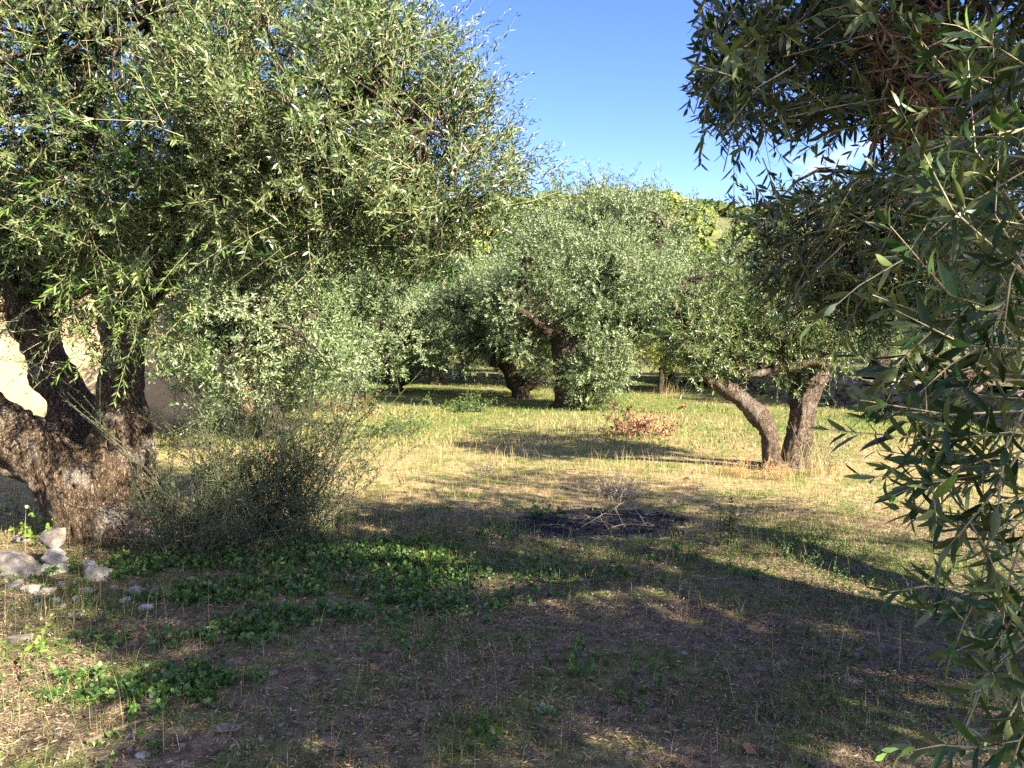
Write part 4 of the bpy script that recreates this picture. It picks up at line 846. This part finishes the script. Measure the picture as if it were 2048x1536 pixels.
# ------------------------------------------------------------------ burnt patch
M_ash = plain_mat('ash_and_charcoal', [(.3, (.005, .005, .005)), (.52, (.012, .011, .010)), (.66, (.05, .044, .038)), (.78, (.14, .125, .11))], 4.5, .95, .8, dist=.03)
def ash():
    nr, na = 10, 40; pts = [[0, 0]]
    for i in range(1, nr + 1):
        for k in range(na):
            a = k * 2 * math.pi / na; q = i / nr * (1 + .45 * (noise(np.array([[math.cos(a), math.sin(a), .2]]), 2.4)[0] - .5) * 2 + .2 * (noise(np.array([[math.cos(a), math.sin(a), .7]]), 7)[0] - .5)); pts.append([1.0 * q * math.cos(a), .72 * q * math.sin(a)])
    P = np.array(pts); x, y = P[:, 0] + ASH[0], P[:, 1] + ASH[1]; e = np.hypot(P[:, 0] / 1.0, P[:, 1] / .72)
    v = np.stack([x, y, H(x, y) + .022 * np.clip(1.05 - e, 0, .5) * 1.4 - .004 + .012 * (noise2(x, y, 9) - .5)], -1); f = []
    for k in range(na): f.append([0, 1 + k, 1 + (k + 1) % na])
    for i in range(nr - 1):
        for k in range(na): a, b = 1 + i * na + k, 1 + i * na + (k + 1) % na; f += [[a, a + na, b + na], [a, b + na, b]]
    link('burnt_patch', tri_mesh('burnt_patch', v, f), M_ash, kind='structure')
    n = 420; a = rng.uniform(0, 6.28, n); q = rng.rand(n) ** .5 * .9; x = ASH[0] + .85 * q * np.cos(a); y = ASH[1] + .58 * q * np.sin(a); z = H(x, y) + .012
    B = Bag()
    for i in range(n):
        l = rng.uniform(.015, .06); d = nrm(np.array([rng.normal(), rng.normal(), rng.normal(0, .25)])); p = np.array([x[i], y[i], z[i] + rng.uniform(0, .015)]); r = rng.uniform(.004, .011)
        B.add(*tube([p - d * l / 2, p + d * l / 2], [r, r * .8], 4))
    tag(link('charcoal', B.mesh('charcoal', smooth=False), plain_mat('charcoal_black', [(.4, (.006, .006, .006)), (.7, (.03, .03, .032))], 40, .8, 0), kind='stuff'), 'black charcoal bits lying in the burnt patch', 'charcoal')
ash()
def twig_heap():
    rng = np.random.RandomState(5); c = G(1200, 1062); r = root('dead_branch', c, 'pale dead leafless branch lying across the burnt patch', 'branch'); n = 0
    for k in range(10):
        B = Bag(); p = np.array([rng.normal(0, .16), rng.normal(0, .1), .01]); d = nrm(np.array([rng.normal(0, .8), rng.normal(0, .5), rng.uniform(.05, .45)])); l = rng.uniform(.25, .6); q = spline([p, p + d * l * .5 + rng.normal(0, .05, 3), p + d * l + np.array([rng.normal(0, .1), 0, -.12 * rng.rand()])], 8); q[:, 2] = np.maximum(q[:, 2], .006)
        B.add(*tube(q, np.linspace(.0035, .0012, 8), 5))
        for s in range(3):
            i = rng.randint(2, 7); e = q[i] + nrm(q[-1] - q[0] + rng.normal(0, .3, 3)) * rng.uniform(.08, .2); e[2] = max(e[2], .01); B.add(*tube([q[i], (q[i] + e) / 2 + rng.normal(0, .01, 3), e], [.0028, .002, .001], 4))
        link('twig', B.mesh('twig'), M_twig_dark if k % 2 else M_twig, r)
twig_heap()

# ------------------------------------------------------------------ shrubs and single plants
def plant(name, px, py, label, cat, mat, stems, L, K, ll, lw, out=.6, upd=1., stemmat=M_twig_dark, stem=.004, tmpl=T2, ang=(35, 75), spread=.1, sub=0, sublen=(.1, .25), skip=.1, seed=0, bendup=0., tsh=0., d=None, droop=.1, group=None, subK=6):
    rng = np.random.RandomState(900 + seed); c = G(px, py) if d is None else np.array([(px - 1024) / FPX * d, d, Hf((px - 1024) / FPX * d, d)])
    r = root(name, c, label, cat, group); n = stems
    O = np.stack([rng.normal(0, spread, n), rng.normal(0, spread, n), np.full(n, -.01)], -1); D = nrm(np.stack([rng.normal(0, out, n), rng.normal(0, out, n), np.full(n, upd)], -1)); LL = rng.uniform(L[0], L[1], n)
    bend = rng.normal(0, .12, (n, 3)) * LL[:, None] + UP * ((bendup - droop) * LL)[:, None]
    a, t = shoots(rng, O, D, LL, K, ll, lw, bend, ang=ang, stem=stem, skip=skip, tshift=tsh); fr = [a]; B = Bag(); B.add(*t)
    if sub:
        q = rng.uniform(.15, .95, (n, sub)); P = O[:, None] + D[:, None] * (LL[:, None] * q)[..., None] + bend[:, None] * (q ** 2)[..., None]; P = P.reshape(-1, 3)
        DD = nrm(np.repeat(D, sub, 0) * .6 + rng.normal(0, .6, P.shape)); l2 = rng.uniform(*sublen, len(P))
        a, t = shoots(rng, P, DD, l2, subK, ll, lw, rng.normal(0, .1, P.shape) * l2[:, None], ang=ang, stem=stem * .55, skip=skip, tshift=tsh); fr.append(a); B.add(*t)
    link('foliage', tri_mesh('foliage', *leaves_from(cat_frames(fr), tmpl)), mat, r, kind='stuff'); link('stems', B.mesh('stems'), stemmat, r, kind='stuff')
    return r
M_suck = leaf_mat('sucker_leaf', [(0, (.008, .026, .007)), (.5, (.022, .052, .014)), (1, (.07, .125, .03))], [(0, (.03, .052, .02)), (1, (.08, .11, .042))], .2, .45, .4)  # leaf colours darkened in place of the near tree's shade on the bush
M_stemgreen = plain_mat('green_grey_stem', [(.3, (.06, .065, .035)), (.7, (.13, .125, .075))], 20, .8, 0)
plant('sucker_bush', 535, 1070, 'twiggy small-leaved olive sucker bush sprawling beside the thick trunk', 'bush', M_suck, 140, (.6, 1.95), 20, .030, .011, .40, 1., M_stemgreen, .0045, spread=.26, sub=11, sublen=(.15, .45), skip=.22, seed=1, subK=9)
plant('sucker_bush', 405, 1105, 'low whorl of nearly bare olive shoots before the larger sucker bush', 'bush', M_suck, 60, (.35, .75), 10, .022, .007, 1.6, .8, M_stemgreen, .0035, spread=.03, sub=3, sublen=(.08, .2), skip=.55, seed=2)
plant('sucker_bush', 345, 1060, 'dark sucker shoots rising against the foot of the thick trunk', 'bush', M_suck, 45, (.4, .9), 12, .03, .010, .4, 1., M_stemgreen, .004, spread=.15, sub=6, sublen=(.12, .3), skip=.3, seed=3, d=5.9)
M_red = leaf_mat('rusty_leaf', [(0, (.10, .05, .025)), (.5, (.24, .125, .065)), (1, (.42, .26, .15))], None, .2, .7, .2, (1.3, .9, .7))
plant('dried_shrub', 1282, 872, 'rust-red dried-up shrub standing in the sunny grass', 'shrub', M_red, 34, (.15, .8), 9, .06, .038, .5, 1., spread=.24, sub=3, seed=4, skip=.2)
plant('dried_shrub', 690, 800, 'rusty brown dried shrub behind the sucker bush', 'shrub', M_red, 26, (.3, .9), 8, .06, .034, .6, 1., spread=.3, sub=3, seed=5, skip=.25, d=18.5)
plant('green_shrub', 930, 818, 'low dark green shrub alone in the grass before the pale rubble', 'shrub', M_ivy, 34, (.3, .7), 9, .05, .03, .8, 1., spread=.3, sub=4, seed=6, d=18.6)
plant('green_shrub', 772, 872, 'dark glossy green shrub at the edge of the sucker bush', 'shrub', M_ivy, 40, (.2, .5), 8, .05, .022, .9, 1., spread=.32, sub=4, seed=7)
M_dark = leaf_mat('dark_spike_leaf', [(0, (.012, .022, .008)), (1, (.05, .07, .02))], None, .15, .6, .2)
plant('spiky_weed', 1455, 1108, 'dark upright leafy weed with three spikes near the burnt patch', 'plant', M_dark, 9, (.25, .42), 18, .035, .018, .12, 1., spread=.05, seed=8, ang=(40, 80), tmpl=T4)
M_pale = leaf_mat('pale_dry_flower', [(0, (.30, .22, .15)), (.6, (.48, .38, .29)), (1, (.62, .53, .43))], None, .2, .8, .1, (1.2, 1.05, .8))
plant('dry_flower_clump', 1240, 1000, 'pale pinkish clump of dry seed heads behind the burnt patch', 'plant', M_pale, 80, (.12, .36), 8, .014, .010, .45, 1., M_twig, .0015, spread=.12, sub=2, sublen=(.04, .1), seed=9)
plant('dry_thistle', 960, 955, 'leaning feathery grey dry thistle at the shadow edge', 'plant', plain_mat('thistle_grey', [(.3, (.14, .11, .08)), (.7, (.27, .22, .16))], 20, .9, 0), 9, (.18, .34), 14, .05, .006, .5, .8, M_twig_dark, .003, spread=.05, seed=10, ang=(50, 80))
M_orange = leaf_mat('orange_dry_leaf', [(0, (.28, .15, .05)), (.6, (.45, .27, .10)), (1, (.58, .40, .20))], None, .25, .8, .1, (1.3, 1, .6))
for i, (px, py) in enumerate([(1472, 948), (1556, 962)]):
    plant('dry_weed', px, py, ['orange dry weed standing just left of the two bent trunks', 'orange dry weed at the foot of the two bent trunks'][i], 'plant', M_orange, 30, (.12, .34), 9, .022, .008, .4, 1., M_twig, .002, spread=.09, sub=2, sublen=(.05, .12), seed=11 + i)
M_rosette = leaf_mat('pale_rosette_leaf', [(0, (.12, .18, .10)), (1, (.26, .33, .20))], None, .2, .6, .3)
plant('leaf_rosette', 1092, 1440, 'pale grey-green leaf rosette on the bare litter', 'plant', M_rosette, 7, (.015, .03), 2, .06, .042, 1.2, .6, M_stemgreen, .002, spread=.01, seed=14, ang=(50, 75), tmpl=T4, skip=0.)
M_bright = leaf_mat('bright_green_leaf', [(0, (.09, .16, .02)), (1, (.22, .30, .05))], None, .35, .45, .4)
plant('bramble_sprout', 40, 1345, 'bright green bramble sprout leaning into the sun patch', 'plant', M_bright, 4, (.18, .34), 6, .045, .026, .6, .9, M_stemgreen, .002, spread=.05, seed=15, ang=(45, 75), tmpl=T4)
plant('leafy_weed', 130, 1075, 'yellow-green leafy vine beside the rock stack', 'plant', M_bright, 26, (.15, .4), 6, .05, .036, .6, 1., M_stemgreen, .002, spread=.16, seed=16, ang=(45, 80), tmpl=T4)
plant('leafy_weed', 1620, 1120, 'dark feathery green weed clump past the burnt patch', 'plant', M_weed, 70, (.1, .24), 9, .022, .009, .6, 1., M_stemgreen, .0015, spread=.25, seed=17)
plant('bracken', 1925, 790, 'rust-brown dead bracken on top of the dry stone wall', 'plant', M_red, 60, (.4, .8), 10, .06, .018, .8, .8, spread=.45, sub=3, seed=18, d=15.8).location.z = TERR + .02
M_yel = leaf_mat('yellow_green_leaf', [(0, (.10, .12, .02)), (.5, (.22, .22, .03)), (1, (.38, .34, .06))], None, .3, .5, .3)
def young_tree():
    rng = np.random.RandomState(61); b = np.array([(1322 - 1024) / FPX * 25.5, 25.5, Hf(4.94, 25.5)])
    limbs = [[(0, 0, -.1, .13), (0, 0, .2, .1), (.03, 0, .8, .085), (.05, 0, 1.1, .06)], [(.03, 0, .9, .05), (.3, 0, 1.4, .03)], [(.03, 0, .9, .05), (-.3, .1, 1.4, .03)]]
    fr, tw, bb = crown(rng, [((0, 0, 1.5), (.75, .6, .42), 40), ((.35, 0, 1.25), (.5, .4, .35), 20)], anchors_of(limbs), leaf=.08, lw=.035, tmpl=T2, K=7, per=8, slen=(.15, .3), spread=.12, stem=.004)
    r = root('young_tree', b, 'small yellow-green young tree between the broad olive and the bent trunks', 'tree')
    link('trunk', trunk_mesh('trunk', limbs, .03, (0, 0, 0), 6, .02, .01, .02), M_bark_b, r); link('crown', tri_mesh('crown', *leaves_from(fr, T2)), M_yel, r, kind='stuff'); link('branches', bb.mesh('branches'), M_bark_b, r, kind='stuff')
young_tree()
# fallen stick, curled dead leaves
c = G(225, 1490); q = spline([G(150, 1508) + [0, 0, .012], G(220, 1482) + [0, 0, .02], G(268, 1464) + [0, 0, .018], G(302, 1460) + [0, 0, .012]], 12) - c
st = root('fallen_stick', c, 'dark crooked stick lying on the ground near the sun patch', 'stick'); B = Bag(); B.add(*tube(q, np.linspace(.009, .005, 12) * (1 + .2 * np.sin(np.arange(12) * 2.1)), 8)); link('stem', B.mesh('stem'), M_twig_dark, st)
B = Bag(); B.add(*tube([q[5], q[5] + [.05, -.06, .006], q[5] + [.09, -.14, .004]], [.003, .0025, .0015], 5)); link('side_twig', B.mesh('side_twig'), M_twig, st)
for px, py, s, lab in [(1512, 1518, .034, 'curled orange-brown fallen leaf near the lower edge'), (745, 1358, .03, 'upright orange fallen leaf on the open litter')]:
    c = G(px, py); me = tri_mesh('fallen_leaf', LEAF_PARTS[2][0] * np.array([s * 1.6, s * 1.7, s * 1.8]) - [s * .8, 0, 0], LEAF_PARTS[2][1], np.full(len(LEAF_PARTS[2][0]), .55)); o = link('fallen_leaf', me, M_red); o.location = c + [0, 0, .02]; o.rotation_euler = (.5, -.4, 1.1); tag(o, lab, 'leaf')
tot = sum(len(m.polygons) * (1 if len(m.polygons) and m.polygons[0].loop_total == 3 else 2) for m in bpy.data.meshes if m.users); print('triangles', tot)
